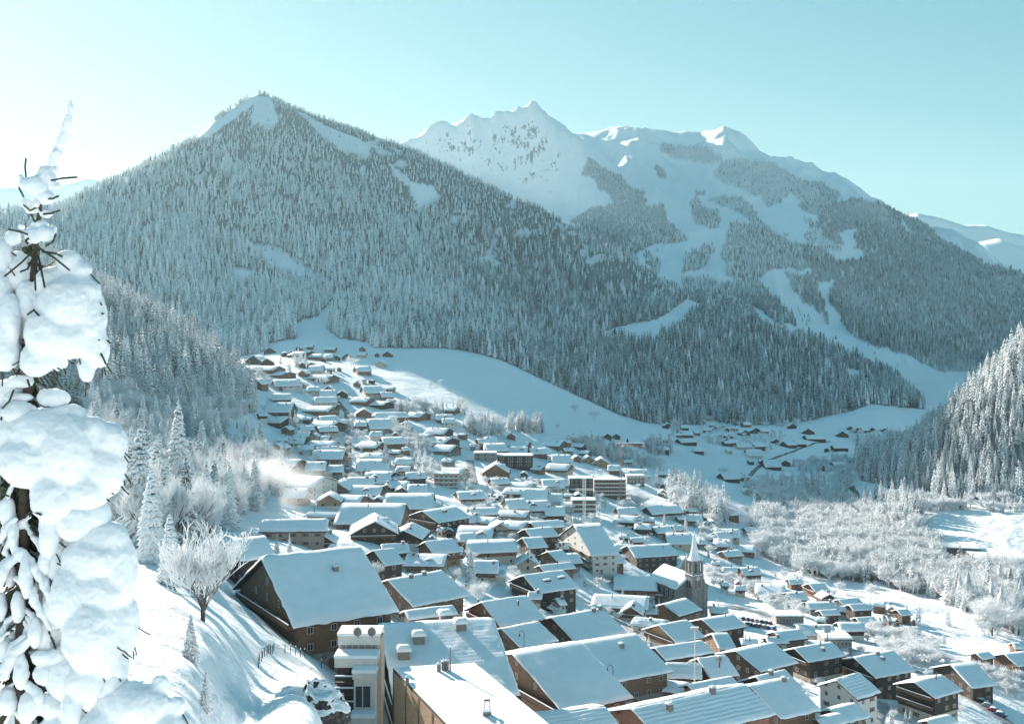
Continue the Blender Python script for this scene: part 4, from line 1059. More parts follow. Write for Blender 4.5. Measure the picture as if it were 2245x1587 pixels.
# ---- houses further off: zone -> rows of (kind, x0, x1, y0, y1, style)
# F roof slope faces the viewer in shade, L lit shallow roof, G gable faces the viewer
ZONES = [
 ('z6', 'along the top of the village', [('G',130,285,178,235,'d'),('G',255,380,190,248,'d'),('G',290,390,108,152,'d'),('G',430,495,132,175,'d'),('G',490,545,128,165,'d'),('L',515,640,147,186,'d'),('G',655,720,135,168,'d'),
   ('L',660,780,163,198,'b'),('G',755,800,168,215,'d'),('F',785,860,178,205,'g'),('G',862,925,178,205,'d'),('G',930,1025,155,200,'d'),('G',1200,1245,150,178,'d'),('G',1262,1348,140,178,'d')]),
 ('z6', 'beside the upper street', [('L',150,400,252,308,'b'),('L',350,485,312,345,'b'),('F',655,770,272,312,'c'),('G',565,650,298,335,'r'),('G',640,725,235,268,'b'),('L',675,845,328,378,'b'),('G',832,868,325,372,'r'),('G',868,908,322,368,'r'),
   ('F',355,540,385,440,'w'),('G',412,452,412,448,'r'),('F',640,740,442,480,'w'),('G',775,865,425,465,'d'),('F',740,868,462,520,'b'),('G',885,985,445,505,'d'),('F',1090,1235,425,500,'c'),('L',1020,1160,520,566,'r'),('L',1190,1312,548,592,'d'),
   ('G',1022,1085,396,420,'b'),('L',1300,1360,510,560,'d'),('F',1240,1340,490,530,'g')]),
 ('z6', 'on the open bank left of the street', [('F',350,500,505,550,'d'),('F',295,505,580,658,'d'),('F',235,305,655,682,'d'),('F',375,485,690,722,'b'),('L',640,845,575,645,'b'),('F',700,870,530,575,'w')]),
 ('z6', 'left of the lower street', [('F',738,872,682,722,'w'),('L',682,888,725,770,'d'),('F',730,875,768,812,'b'),('F',578,690,765,798,'b'),('F',495,620,862,908,'b'),('F',562,680,922,958,'p'),('F',722,880,932,965,'g'),('F',555,660,810,850,'r'),
   ('F',690,935,968,1035,'b'),('F',625,785,1062,1132,'b'),('F',785,925,1042,1142,'b'),('L',382,572,1022,1090,'b'),('L',485,768,1162,1265,'w'),('F',455,635,1282,1352,'p'),('L',660,870,890,930,'w')]),
 ('z6', 'right of the lower street', [('F',1035,1130,700,768,'b'),('F',1128,1315,708,786,'g'),('G',1040,1185,618,668,'r'),('F',1165,1262,812,848,'w'),('L',1070,1250,850,945,'b'),('F',1250,1420,855,910,'b'),('L',1330,1418,942,985,'b'),('L',1105,1268,965,1035,'b'),
   ('F',1048,1300,1045,1130,'b'),('F',1110,1305,1132,1235,'b'),('F',1200,1460,655,695,'b')]),
 ('z6', 'on the terrace above the wooded dip', [('L',1480,1615,635,690,'r'),('F',1700,1835,672,712,'b'),('F',1748,1855,705,742,'w'),('L',1640,1805,778,828,'d'),('L',1650,1832,842,905,'d'),('L',1700,1866,918,970,'b'),('L',1762,1846,1012,1060,'g'),('L',1690,1938,1105,1160,'c'),('F',2100,2245,905,970,'b'),('F',2040,2120,855,905,'b')]),
 ('z6', 'in the crowded rows under the lower street', [('F',970,1185,1188,1248,'b'),('G',775,1000,1205,1290,'r'),('L',1245,1475,1215,1270,'b'),('G',1245,1345,1218,1275,'b'),('G',1368,1475,1245,1300,'b'),('F',1470,1625,1228,1322,'b'),('G',712,940,1330,1392,'y'),('L',900,1095,1290,1390,'b'),
   ('G',1092,1192,1305,1372,'b'),('G',1176,1275,1342,1380,'b'),('F',1280,1660,1325,1440,'b'),('F',1005,1250,1255,1330,'b')]),
 ('z3', 'behind the largest chalet', [('F',288,712,190,268,'p'),('F',820,1250,80,215,'b'),('G',890,1240,195,290,'d'),('G',1130,1410,258,322,'d'),('F',1645,1753,145,205,'b'),('G',640,800,272,345,'b'),('G',745,812,338,388,'r'),('L',600,835,133,163,'c'),('L',1285,1545,425,500,'b'),('F',1645,1753,240,335,'y')]),
 ('z7', 'around the middle cross street', [('F',225,395,345,410,'b'),('G',205,445,518,592,'b'),('L',740,885,318,365,'b'),('F',600,738,385,430,'r'),('L',968,1060,335,372,'d'),('F',788,938,430,505,'b'),('L',765,942,512,567,'b'),('G',1110,1265,468,512,'y'),('G',1035,1142,450,482,'y'),('G',958,1030,435,468,'b'),
   ('L',1365,1532,548,600,'c'),('F',1250,1350,520,570,'b'),('F',1440,1580,560,620,'w'),('L',440,600,330,365,'b'),('F',230,330,285,335,'b')]),
 ('z7', 'alone in the shaded meadow edge', [('G',1200,1285,232,290,'d'),('G',1275,1352,238,290,'d'),('F',1420,1525,300,345,'d'),('F',1700,1785,240,320,'d')]),
 ('z7', 'in the packed centre', [('L',405,552,708,757,'b'),('L',430,635,662,708,'w'),('F',545,750,722,800,'c'),('L',640,765,690,735,'w'),('F',755,882,742,822,'b'),('L',548,712,755,800,'r'),('F',0,215,735,800,'r'),('F',565,750,815,895,'d'),('F',728,885,850,940,'d'),('L',358,592,892,942,'g'),
   ('F',105,325,872,935,'b'),('F',15,182,918,990,'b'),('L',180,335,935,1000,'c'),('G',270,440,965,1050,'c'),('L',400,590,970,1040,'c'),('F',555,878,985,1060,'b'),('F',20,302,1028,1140,'y'),('F',90,465,1130,1212,'r'),('L',830,900,655,715,'b'),('L',895,960,745,780,'r'),
   ('F',700,900,640,700,'b'),('F',400,560,800,880,'w'),('L',970,1040,930,985,'w')]),
 ('z7', 'on the right flank above the church', [('L',1322,1495,935,990,'d'),('L',1545,1642,935,985,'c'),('L',1478,1608,1002,1050,'d'),('F',1618,1765,1022,1082,'b'),('F',1568,1840,850,920,'d'),('F',1900,2022,932,985,'b'),('F',1778,1865,990,1058,'c'),('F',1742,1935,1085,1170,'c'),
   ('G',1310,1415,1138,1190,'d'),('L',2130,2245,1130,1190,'b'),('F',2130,2245,1052,1130,'w'),('F',1320,1480,870,925,'b'),('L',1935,2055,1065,1160,'b'),('F',1985,2060,1130,1170,'b')]),
 ('z4', 'close around the church', [('L',1030,1392,698,790,'b'),('G',1180,1345,750,835,'r'),('L',1300,1505,855,920,'w'),('L',1290,1640,410,500,'g'),('G',470,640,405,500,'c'),('L',300,545,188,250,'c'),('F',75,302,245,335,'y'),('F',132,458,325,410,'r'),('F',185,350,465,555,'b'),('F',0,105,335,430,'y'),
   ('L',1360,1650,1318,1360,'r'),('F',1525,1753,1180,1280,'b'),('L',1335,1450,760,830,'b')]),
 ('z5', 'down the right slope', [('F',380,505,432,488,'b'),('L',212,328,218,290,'w'),('F',215,375,182,235,'c'),('L',368,485,272,330,'r'),('F',255,378,318,362,'b'),('L',505,690,535,612,'w'),('F',690,812,595,648,'d'),('F',820,1005,662,708,'b'),('L',1050,1212,72,108,'b'),('F',2190,2245,930,975,'b'),('L',1270,1350,650,690,'b'),('F',1490,1570,820,870,'g'),('L',780,1010,820,880,'w')]),
 ('z8', 'in the shaded far hamlet', [('G',138,205,152,200,'d'),('F',250,295,190,208,'d'),('F',258,320,232,252,'d'),('F',232,332,268,292,'d'),('F',328,388,315,345,'d'),('G',590,655,208,240,'d'),('G',650,720,192,228,'d'),('F',580,662,298,320,'c'),('F',660,728,290,318,'d'),('F',640,725,332,370,'w'),('G',870,925,172,200,'d'),
   ('G',950,1028,195,235,'d'),('G',1150,1225,218,250,'d'),('G',1215,1250,188,208,'d'),('G',1250,1300,200,222,'d'),('F',1300,1342,205,222,'d'),('G',1340,1382,200,218,'d'),('G',1415,1450,205,220,'d'),('G',1450,1502,210,235,'d'),('F',980,1088,250,272,'d')]),
 ('z8', 'along the shaded valley road', [('F',850,912,285,308,'d'),('F',915,978,280,302,'d'),('G',780,822,258,285,'d'),('G',1080,1112,315,333,'d'),('F',1140,1222,308,326,'d'),('F',740,832,392,435,'d'),('G',825,888,372,415,'d'),('F',740,842,482,515,'d'),('F',485,582,470,505,'d'),('F',430,510,560,578,'d'),
   ('F',495,548,283,298,'d'),('G',430,462,190,208,'d'),('G',500,532,200,218,'d'),('F',120,182,455,480,'d'),('F',1130,1212,405,430,'d'),('F',1085,1150,420,438,'d'),('G',110,172,555,590,'d'),('F',640,672,392,404,'d')]),
]
sidx = 100
FILL = {'along the top of the village': 6, 'beside the upper street': 12, 'left of the lower street': 10, 'right of the lower street': 8, 'on the terrace above the wooded dip': 6, 'in the crowded rows under the lower street': 6, 'behind the largest chalet': 6, 'around the middle cross street': 12, 'in the packed centre': 16, 'on the right flank above the church': 18, 'close around the church': 8, 'down the right slope': 26, 'in the shaded far hamlet': 14, 'along the shaded valley road': 9}
for fr, zone, rows in ZONES:
    recs = []
    for (k, x0, x1, y0, y1, st_) in rows:
        (X0, Y0), (X1, Y1) = zp(fr, x0, y0), zp(fr, x1, y1)
        recs.append([k, X0, X1, Y0, Y1, st_])
    # smaller buildings filling the gaps between the ones above
    rf_ = random.Random(len(zone) * 31 + len(rows)); nfill = FILL.get(zone, 0); tries = 0
    xs_ = [min(q[1] for q in recs), max(q[2] for q in recs)]; ys_ = [min(q[3] for q in recs), max(q[4] for q in recs)]
    while nfill > 0 and tries < 900:
        tries += 1
        q = rf_.choice(recs); w_ = (q[2] - q[1]); xx = (q[1] + q[2]) / 2 + rf_.uniform(-2.0, 2.0) * w_; yy = q[4] + rf_.uniform(-1.8, 1.8) * w_ * .5
        if not (xs_[0] < xx < xs_[1] and ys_[0] < yy < ys_[1]): continue
        if xx > 1680 and yy < 1330 - (2245 - xx) * .22: continue
        if 1590 < xx < 1720 and 1310 < yy < 1400: continue
        w2 = w_ * rf_.uniform(.55, .85)
        if any(abs((p[1] + p[2]) / 2 - xx) < (p[2] - p[1] + w2) * .42 and abs(p[4] - yy) < (p[4] - p[3]) * 1.1 + 3 for p in recs): continue
        if 745 < xx < 785 and yy < 1060: continue
        recs.append([rf_.choice(['F', 'F', 'L', 'G']), xx - w2 / 2, xx + w2 / 2, yy - w2 * .34, yy, rf_.choice(['b', 'b', 'd', 'c', 'r'])]); nfill -= 1
    recs.sort(key=lambda q: (q[1] + q[2]))
    count = {}
    for k, X0, X1, Y0, Y1, st_ in recs: count[st_] = count.get(st_, 0) + 1
    seen = {}
    for k, X0, X1, Y0, Y1, st_ in recs:
        sidx += 1
        seen[st_] = seen.get(st_, 0) + 1
        xc = (X0 + X1) / 2
        rr = random.Random(sidx)
        eh = 3.6 if k != 'G' else 3.2
        D = hit(xc, Y1, eh, dmin=60)
        far = D > 1150
        m_px = D / F_PX
        e = (Y1 - HY) / F_PX
        if k == 'G':
            W = (X1 - X0) * m_px / 2; yaw = R(90 + rr.uniform(-14, 10)); L = W * 2 * rr.uniform(1.0, 1.25)
            hgt = (Y1 - Y0) * m_px
            S = math.atan(min(.62, max(.30, hgt / W)))
            zr = -(Y1 - HY) * m_px + W * math.tan(S)
            cx_, cy_ = (xc - CX) * m_px, D
            ctr = (cx_ - math.cos(yaw) * -0 , cy_)
            cx_, cy_ = cx_ + math.cos(yaw) * L / 2 * .9, cy_ + L / 2 * .9
        else:
            yaw = R(rr.uniform(-8, 24)) if k == 'F' else R(rr.uniform(-26, -4))
            S = R(rr.uniform(21, 27)) if k == 'F' else R(rr.uniform(12, 16))
            L = 1.10 * (X1 - X0) * m_px / (math.cos(yaw) + .15 * abs(math.sin(yaw)))
            H = (Y1 - Y0) * m_px - (math.sin(abs(yaw)) * L * e * .7)
            W = max(3.6, min(1.15 * H / (math.tan(S) + e), L * .75, 16))
            zr = -(Y1 - HY) * m_px + W * math.tan(S)
            cx_, cy_ = (xc - CX) * m_px, D + W * .9
        lod = 1 if D < 430 else (2 if D < 1150 else 3)
        ch = () if far else tuple((rr.uniform(-.7, .7), rr.uniform(-.35, -.08), rr.choice(['stone', 'pipe'])) for _ in range(rr.choice([0, 1, 1, 2])))
        gf = None if st_ in 'wcgp' or far else rr.choice([None, 'c', 'g', 'w'])
        n = count[st_]
        if n > 1:
            where = '%s %s one from left %s' % (ORD[seen[st_] - 1], {'d': 'dark', 'b': 'brown', 'r': 'reddish', 'y': 'pale wooden', 'w': 'white', 'g': 'grey', 'c': 'cream', 'p': 'pinkish'}[st_], zone)
        else:
            where = 'the only such one %s' % zone
        lab = '%s %s, %s' % (WNAME[st_], 'hut' if far and L < 9 else 'house', where)
        house(cx_, cy_, yaw, L, W, S, zr, st_, lab, 'houses ' + zone, lod=lod, t=.5 if D < 700 else .6, chim=ch, gfloor=gf, balcony=(rr.choice([0, 1, 2]) if D < 620 and k == 'G' else (rr.choice([0, 1]) if D < 500 else 0)), seed=sidx, name='house', cat='house', ripple=rr.choice([0, 0, 1]) if D < 430 else 0, windows=not far)
print('HOUSES', len(HOUSES))
# ------------------------------------------------------------------ church
def arch_panel(w, h, d=.12, n=8):
    pts = [(-w / 2, 0), (w / 2, 0)] + [(w / 2 * math.cos(math.pi * k / n), h - w / 2 + w / 2 * math.sin(math.pi * k / n) * 1.25) for k in range(n + 1)]
    m_ = len(pts)
    V = [(x, -d, z) for x, z in pts] + [(x, 0, z) for x, z in pts]
    return V, [tuple(range(m_))] + [(i, i + m_, (i + 1) % m_ + m_, (i + 1) % m_) for i in range(m_)]
def church():
    D0 = 478.0
    fx = (1519 - CX) / F_PX * D0; zr = -(1259 - HY) / F_PX * D0
    yaw = math.atan2(-.915, .41); L, W = 24.0, 8.6; s = R(34)
    d = Vector((math.cos(yaw), math.sin(yaw)))
    cx, cy = fx - d.x * L / 2, D0 - d.y * L / 2
    h = house(cx, cy, yaw, L, W, s, zr, 'g', 'grey stone parish church with white snow roof and pointed bell tower', None, lod=1, t=.5, windows=False, name='church', cat='church', ox=.5, oy=.6, seed=3)
    gc = ground(cx, cy); rz = zr - gc; hw = W - .6; hl = L / 2 - .5; ez = rz - hw * math.tan(s)
    V, F = arch_panel(1.1, 3.8)
    me = mesh_np('window', np.array(V), F, M_GLASS)
    V2, F2 = arch_panel(1.6, 4.3, .06); me2 = mesh_np('frame', np.array(V2), F2, MW['c'])
    for i in range(6):
        w = link('window', me, h, (-hl + 2.0 + i * 3.7, -hw, ez - 5.2), 0.0); link('surround', me2, w, (0, .03, -.25))
    for i in range(7):
        MB().box(-hl + .1 + i * 3.7 - .35, -hl + .1 + i * 3.7 + .35, -hw - .7, -hw, -2.0, ez - .8).build('buttress', MW['g'], h)
    # tower on the front gable
    tx = hl + 1.6; tw = 2.9
    tw_top = (1229 - HY); ztop = -(1229 - HY) / F_PX * (D0 - 3) - gc
    zb = ztop - 6.2
    T = MB().box(tx - tw, tx + tw, -tw, tw, -3, zb)
    for q in (-1, 1):
        T.box(tx - tw - .25, tx - tw + .5, q * tw - .35, q * tw + .35, -3, zb - 2); T.box(tx + tw - .5, tx + tw + .35, q * tw - .35, q * tw + .35, -3, zb - 2)
    tower = T.build('tower', MW['g'], h)
    B = MB().box(tx - tw + .1, tx + tw - .1, -tw + .1, tw - .1, zb + .25, zb + 1.2)
    for q in (-1, 1):
        for p in (-1, 0, 1):
            B.box(tx + q * (tw - .5) - .4, tx + q * (tw - .5) + .4, p * (tw - .5) - .4, p * (tw - .5) + .4, zb + 1.2, ztop - .9)
            if p == 0: B.box(tx + p - .4, tx + p + .4, q * (tw - .5) - .4, q * (tw - .5) + .4, zb + 1.2, ztop - .9)
    B.box(tx - tw + .1, tx + tw - .1, -tw + .1, tw - .1, ztop - .9, ztop - .3)
    B.box(tx - tw - .25, tx + tw + .25, -tw - .25, tw + .25, ztop - .3, ztop)
    B.box(tx - 1.6, tx + 1.6, -1.6, 1.6, zb + 1.2, ztop - .9)
    B.build('belfry', MW['g'], h)
    MB().box(tx - tw - .3, tx + tw + .3, -tw - .3, tw + .3, zb, zb + .25).build('cornice', M_SNOW, h)
    sp = MB(); n = 8; rr = tw * 1.02; H = 13.0
    ring = [(tx + rr * 1.08 * math.cos(math.pi / 8 + 2 * math.pi * k / n), rr * 1.08 * math.sin(math.pi / 8 + 2 * math.pi * k / n), ztop + .05) for k in range(n)]
    ring2 = [(tx + .62 * rr * math.cos(math.pi / 8 + 2 * math.pi * k / n), .62 * rr * math.sin(math.pi / 8 + 2 * math.pi * k / n), ztop + 2.6) for k in range(n)]
    sp.poly(ring + ring2 + [(tx, 0, ztop + H)], [(k, (k + 1) % n, n + (k + 1) % n, n + k) for k in range(n)] + [(n + k, n + (k + 1) % n, 2 * n) for k in range(n)])
    spire = sp.build('spire', M_SNOW_ROOF, h)
    MB().tube([(tx, 0, ztop + H - .2), (tx, 0, ztop + H + 2.0)], .07, 6).box(tx - .05, tx + .05, -.5, .5, ztop + H + 1.3, ztop + H + 1.42).build('cross', M_METAL, spire)
    for q in (-1, 1):
        for p in (-1, 1):
            MB().tube([(tx + q * tw * .85, p * tw * .85, ztop), (tx + q * tw * .85, p * tw * .85, ztop + 2.4)], [.42, .03], 6).build('pinnacle', M_SNOW_ROOF, h)
    # louvres and lancets on the two seen sides
    V, F = arch_panel(.9, 3.2, .1); me = mesh_np('window', np.array(V), F, M_GLASS)
    for q in (-1, 1):
        link('window', me, h, (tx + q * .9, -tw, zb - 5.5), 0); link('window', me, h, (tx + tw, q * .9, zb - 5.5), math.pi / 2)
    V, F = arch_panel(1.8, 4.0, .1); me = mesh_np('door', np.array(V), F, M_SHUT); link('door', me, h, (tx + tw, 0, .2), math.pi / 2)
    ck = MB().tube([(0, .05, 0), (0, -.1, 0)], .85, 16).build('clock', MW['w'], h); ck.location = (tx + tw + .02, 0, zb - 1.4); ck.rotation_euler = (0, 0, math.pi / 2)
    ck2 = MB().box(-.05, .05, -.13, -.11, 0, .6).box(0, .45, -.13, -.11, -.05, .05).build('clock_hands', M_METAL, ck)
church()

# ------------------------------------------------------------------ flat roofed and balconied blocks
def block(px0, px1, pyt, pyb, D, depth, style, label, name='apartment_block', cat='apartment building', yaw=0.0, floors=0, rail=True, lod=1, snow_t=.45, group=None, cols=5, parapet=False):
    D = hit((px0 + px1) / 2, pyb, 0, dmin=100)
    x0, x1 = (px0 - CX) / F_PX * D, (px1 - CX) / F_PX * D
    zt = -(pyt - HY) / F_PX * D
    cx, cy = (x0 + x1) / 2, D
    gz = ground(cx, D + depth / 2)
    Lx = (x1 - x0) / math.cos(yaw)
    h = empty(name, (cx, cy, gz), yaw, label, cat, group)
    HOUSES.append((cx, cy + depth / 2, max(Lx, depth) / 2 + 1))
    H = zt - gz
    zb = -(pyb - HY) / F_PX * D - gz
    MB().box(-Lx / 2, Lx / 2, 0, depth, min(zb, -2) - 2, H).build('wall', MW[style], h)
    rf = MB().box(-Lx / 2 - .5, Lx / 2 + .5, -.5, depth + .5, H, H + .3).build('roof', M_DECK, h)
    V, F = snow_sheet(Lx + 1.1, depth / 2 + .6, R(2), snow_t, 24, 20, int(px0)); V = V + np.array([0, depth / 2, H + .3 + depth * .02])
    link('snow_cover', mesh_np('snow_cover', V, F, M_SNOW_ROOF, smooth=True), rf)
    fh = 2.8
    nf = floors or max(1, int((H - zb) / fh))
    for f in range(nf):
        z = H - (f + 1) * fh
        for j in range(cols):
            x = -Lx / 2 + (j + .5) * Lx / cols
            add_window(h, x, 0, z + 1.35, 0, Lx / cols * .5, 1.5, lod)
        if floors:
            b_ = MB().box(-Lx / 2 + .1, Lx / 2 - .1, -1.4, 0, z - .15, z).build('balcony', M_DECK, h)
            MB().box(-Lx / 2 + .1, Lx / 2 - .1, -1.42, -1.34, z + .12, z + .95).build('railing', MW['w' if style != 'w' else 'b'], b_)
            MB().box(-Lx / 2 + .05, Lx / 2 - .05, -1.5, -1.26, z + .952, z + 1.14).build('snow_cap', M_SNOW, b_)
    return h
block(1303, 1372, 1053, 1092, 735, 12, 'b', 'brown apartment block with four rows of snow lined balconies in the packed centre', floors=4)
block(1249, 1300, 1050, 1088, 742, 14, 'd', 'dark walled flat roofed block left of the brown balconied block', floors=0)
block(1374, 1413, 1044, 1064, 800, 10, 'w', 'white terraced apartment block under the red crane jib', floors=3)
block(1090, 1168, 1000, 1028, 830, 16, 'd', 'wide dark fronted hall with a thick flat snow roof above the balconied gable house', floors=0, cols=4)
block(1040, 1088, 994, 1012, 850, 14, 'g', 'grey flat roofed annex left of the wide dark fronted hall', floors=0, cols=3)
block(952, 1005, 1040, 1066, 745, 14, 'c', 'grey cream three storey block at the dip below the terrace houses', floors=3)
block(1255, 1306, 1098, 1128, 655, 12, 'b', 'dark half built block wrapped in scaffold beside the lattice mast', floors=4)
block(2082, 2146, 1203, 1230, 690, 22, 'b', 'brown walled wing of the long flat roofed hall by the right field', name='sports_hall', cat='hall', yaw=R(-14), cols=8)
block(2142, 2262, 1226, 1246, 655, 30, 'd', 'dark glazed front wing of the long flat roofed hall at the right edge', name='sports_hall', cat='hall', yaw=R(-6), cols=10)
block(1702, 1762, 1352, 1371, 420, 9, 'g', 'low grey pavilion with a row of windows in front of the parking place', name='pavilion', cat='pavilion', cols=9)
block(1808, 1868, 1402, 1432, 372, 10, 'g', 'low curved looking grey building beside the billboard', name='pavilion', cat='pavilion', cols=7)

# steep white apartment house and the big balconied gable house
def special_abc(fr, A, B, C, Hr, st_, gf, lab, D=None, **opt):
    ctr, yaw, L, W, S, zr, cost, D = fit_abc(zp(fr, *A), zp(fr, *B), zp(fr, *C), Hr, D)
    return house(ctr.x, ctr.y, yaw, L, W, S, zr, st_, lab, None, gfloor=gf, **opt)
special_abc('f', (1256,1150), (1316,1144), (1296,1221), 17, 'w', 'w', 'tall white apartment house with a very steep smooth snow roof and balconied gable', lod=1, balcony=4, name='apartment_house', cat='apartment building', seed=71)
special_abc('f', (835,1371), (1082,1366), (868,1552), 14, 'w', 'w', 'large building with a ribbed snow roof crossed by long chimney shadows in the bottom centre', lod=0, ripple=1.0, t=.4, chim=((-.72,-.45,'big'),(-.42,-.27,'big'),(.35,-.14,'big'),(.2,.22,'big')), balcony=2, name='apartment_house', cat='apartment building', seed=73, D=180.0)

def flat_hotel():
    z = -47.0
    def P(px, py): d = -z * F_PX / (py - HY); return Vector(((px - CX) / F_PX * d, d, z))
    a, b_, c, d = P(863, 1466), P(1040, 1456), P(1215, 1600), P(965, 1625)
    c = c + (c - b_) * .25; d = a + (c - b_)
    o = (a + c) / 2; gz = ground(o.x, o.y)
    h = empty('hotel', (o.x, o.y, gz), 0, 'flat roofed hotel under a broad white snow sheet, planked side wall, at the bottom edge', 'hotel')
    HOUSES.append((o.x, o.y, 18))
    q = [Vector((v.x - o.x, v.y - o.y, z - gz)) for v in (a, b_, c, d)]
    MB().hexa([(v.x, v.y, -6) for v in (q[0], q[3], q[2], q[1])] + [(v.x, v.y, v.z) for v in (q[0], q[3], q[2], q[1])]).build('wall', MW['c'], h)
    # planked left wall: boards laid one above another
    e = (q[3] - q[0]); n = Vector((e.y, -e.x, 0)).normalized(); 
    if n.x > 0: n = -n
    pl = None
    H = z - gz
    for k in range(26):
        z0 = H - .35 - (k + 1) * .30; z1 = z0 + .28
        p0, p1 = q[0], q[3]
        mb = MB().hexa([(p0.x, p0.y, z0), (p1.x, p1.y, z0), (p1.x + n.x * .06, p1.y + n.y * .06, z0), (p0.x + n.x * .06, p0.y + n.y * .06, z0), (p0.x, p0.y, z1), (p1.x, p1.y, z1), (p1.x + n.x * .06, p1.y + n.y * .06, z1), (p0.x + n.x * .06, p0.y + n.y * .06, z1)])
        mb.build('plank', MW['y'], h)
    for k in range(6):
        t = (k + .02) / 5.9; p = q[0] + e * min(t, .99)
        MB().hexa([(p.x, p.y, H - 8), (p.x + e.x * .012, p.y + e.y * .012, H - 8), (p.x + e.x * .012 + n.x * .14, p.y + e.y * .012 + n.y * .14, H - 8), (p.x + n.x * .14, p.y + n.y * .14, H - 8),
                   (p.x, p.y, H - .36), (p.x + e.x * .012, p.y + e.y * .012, H - .36), (p.x + e.x * .012 + n.x * .14, p.y + e.y * .012 + n.y * .14, H - .36), (p.x + n.x * .14, p.y + n.y * .14, H - .36)]).build('post', M_SHUT, h)
    # parapet with snow, roof snow
    nx_ = 36; V = []; F = []
    for i in range(nx_ + 1):
        for j in range(nx_ + 1):
            s_, t_ = i / nx_, j / nx_
            p = q[0] * (1 - s_) * (1 - t_) + q[1] * s_ * (1 - t_) + q[2] * s_ * t_ + q[3] * (1 - s_) * t_
            ed = min(s_, 1 - s_, t_, 1 - t_) * 26
            zz = .05 + .5 * min(1, ed / .6) ** .5 if ed < 1.3 else .34
            zz += .10 * vnoise(np.array([p.x / 3.]), np.array([p.y / 3.]), 4)[0]
            if abs((s_ - .55) + (t_ - .35) * .15) < .012 and t_ > .25: zz += .25
            V.append((p.x, p.y, p.z + zz)); 
    for i in range(nx_):
        for j in range(nx_):
            k = i * (nx_ + 1) + j; F.append((k, k + nx_ + 1, k + nx_ + 2, k + 1))
    rim = MB()
    for i in range(4):
        p0, p1 = q[i], q[(i + 1) % 4]; cc = (q[0] + q[2]) / 2
        i0 = p0 + (cc - p0).normalized() * -.15; i1 = p1 + (cc - p1).normalized() * -.15
        rim.hexa([(p0.x, p0.y, H - .35), (p1.x, p1.y, H - .35), (i1.x, i1.y, H - .35), (i0.x, i0.y, H - .35), (p0.x, p0.y, H + .06), (p1.x, p1.y, H + .06), (i1.x, i1.y, H + .06), (i0.x, i0.y, H + .06)])
    rim.build('parapet', M_DECK, h)
    link('snow_cover', mesh_np('snow_cover', V, F, M_SNOW_ROOF, smooth=True), h)
    # vents, pipes and the chimney standing in the snow
    def on(px, py): v = P(px, py); return v.x - o.x, v.y - o.y
    for px, py, r_, hh in [(962, 1477, .28, 1.1), (972, 1474, .28, 1.25), (980, 1474, .26, 1.35), (987, 1478, .1, 3.4), (893, 1500, .25, .7)]:
        x, y = on(px, py); v_ = MB().tube([(x, y, H), (x, y, H + .3 + hh)], r_, 8).build('vent_pipe', M_STONE, h)
        MB().tube([(x, y, H + .3 + hh), (x, y, H + .42 + hh), (x, y, H + .55 + hh)], [r_ * 1.2, r_ * 1.1, r_ * .3], 8).build('snow_cap', M_SNOW, v_)
    x, y = on(1068, 1573)
    c_ = MB().box(x - .5, x + .5, y - .4, y + .4, H, H + .9).build('chimney', M_STONE, h)
    mb = MB()
    for i in (-1, 1):
        for j in (-1, 1): mb.box(x + i * .3 - .03, x + i * .3 + .03, y + j * .25 - .03, y + j * .25 + .03, H + .9, H + 2.1)
    mb.box(x - .36, x + .36, y - .3, y + .3, H + 2.1, H + 2.16); mb.build('cowl', M_METAL, c_)
    MB().box(x - .6, x + .6, y - .5, y + .5, H + .902, H + 1.15).build('snow_cap', M_SNOW, c_)
flat_hotel()

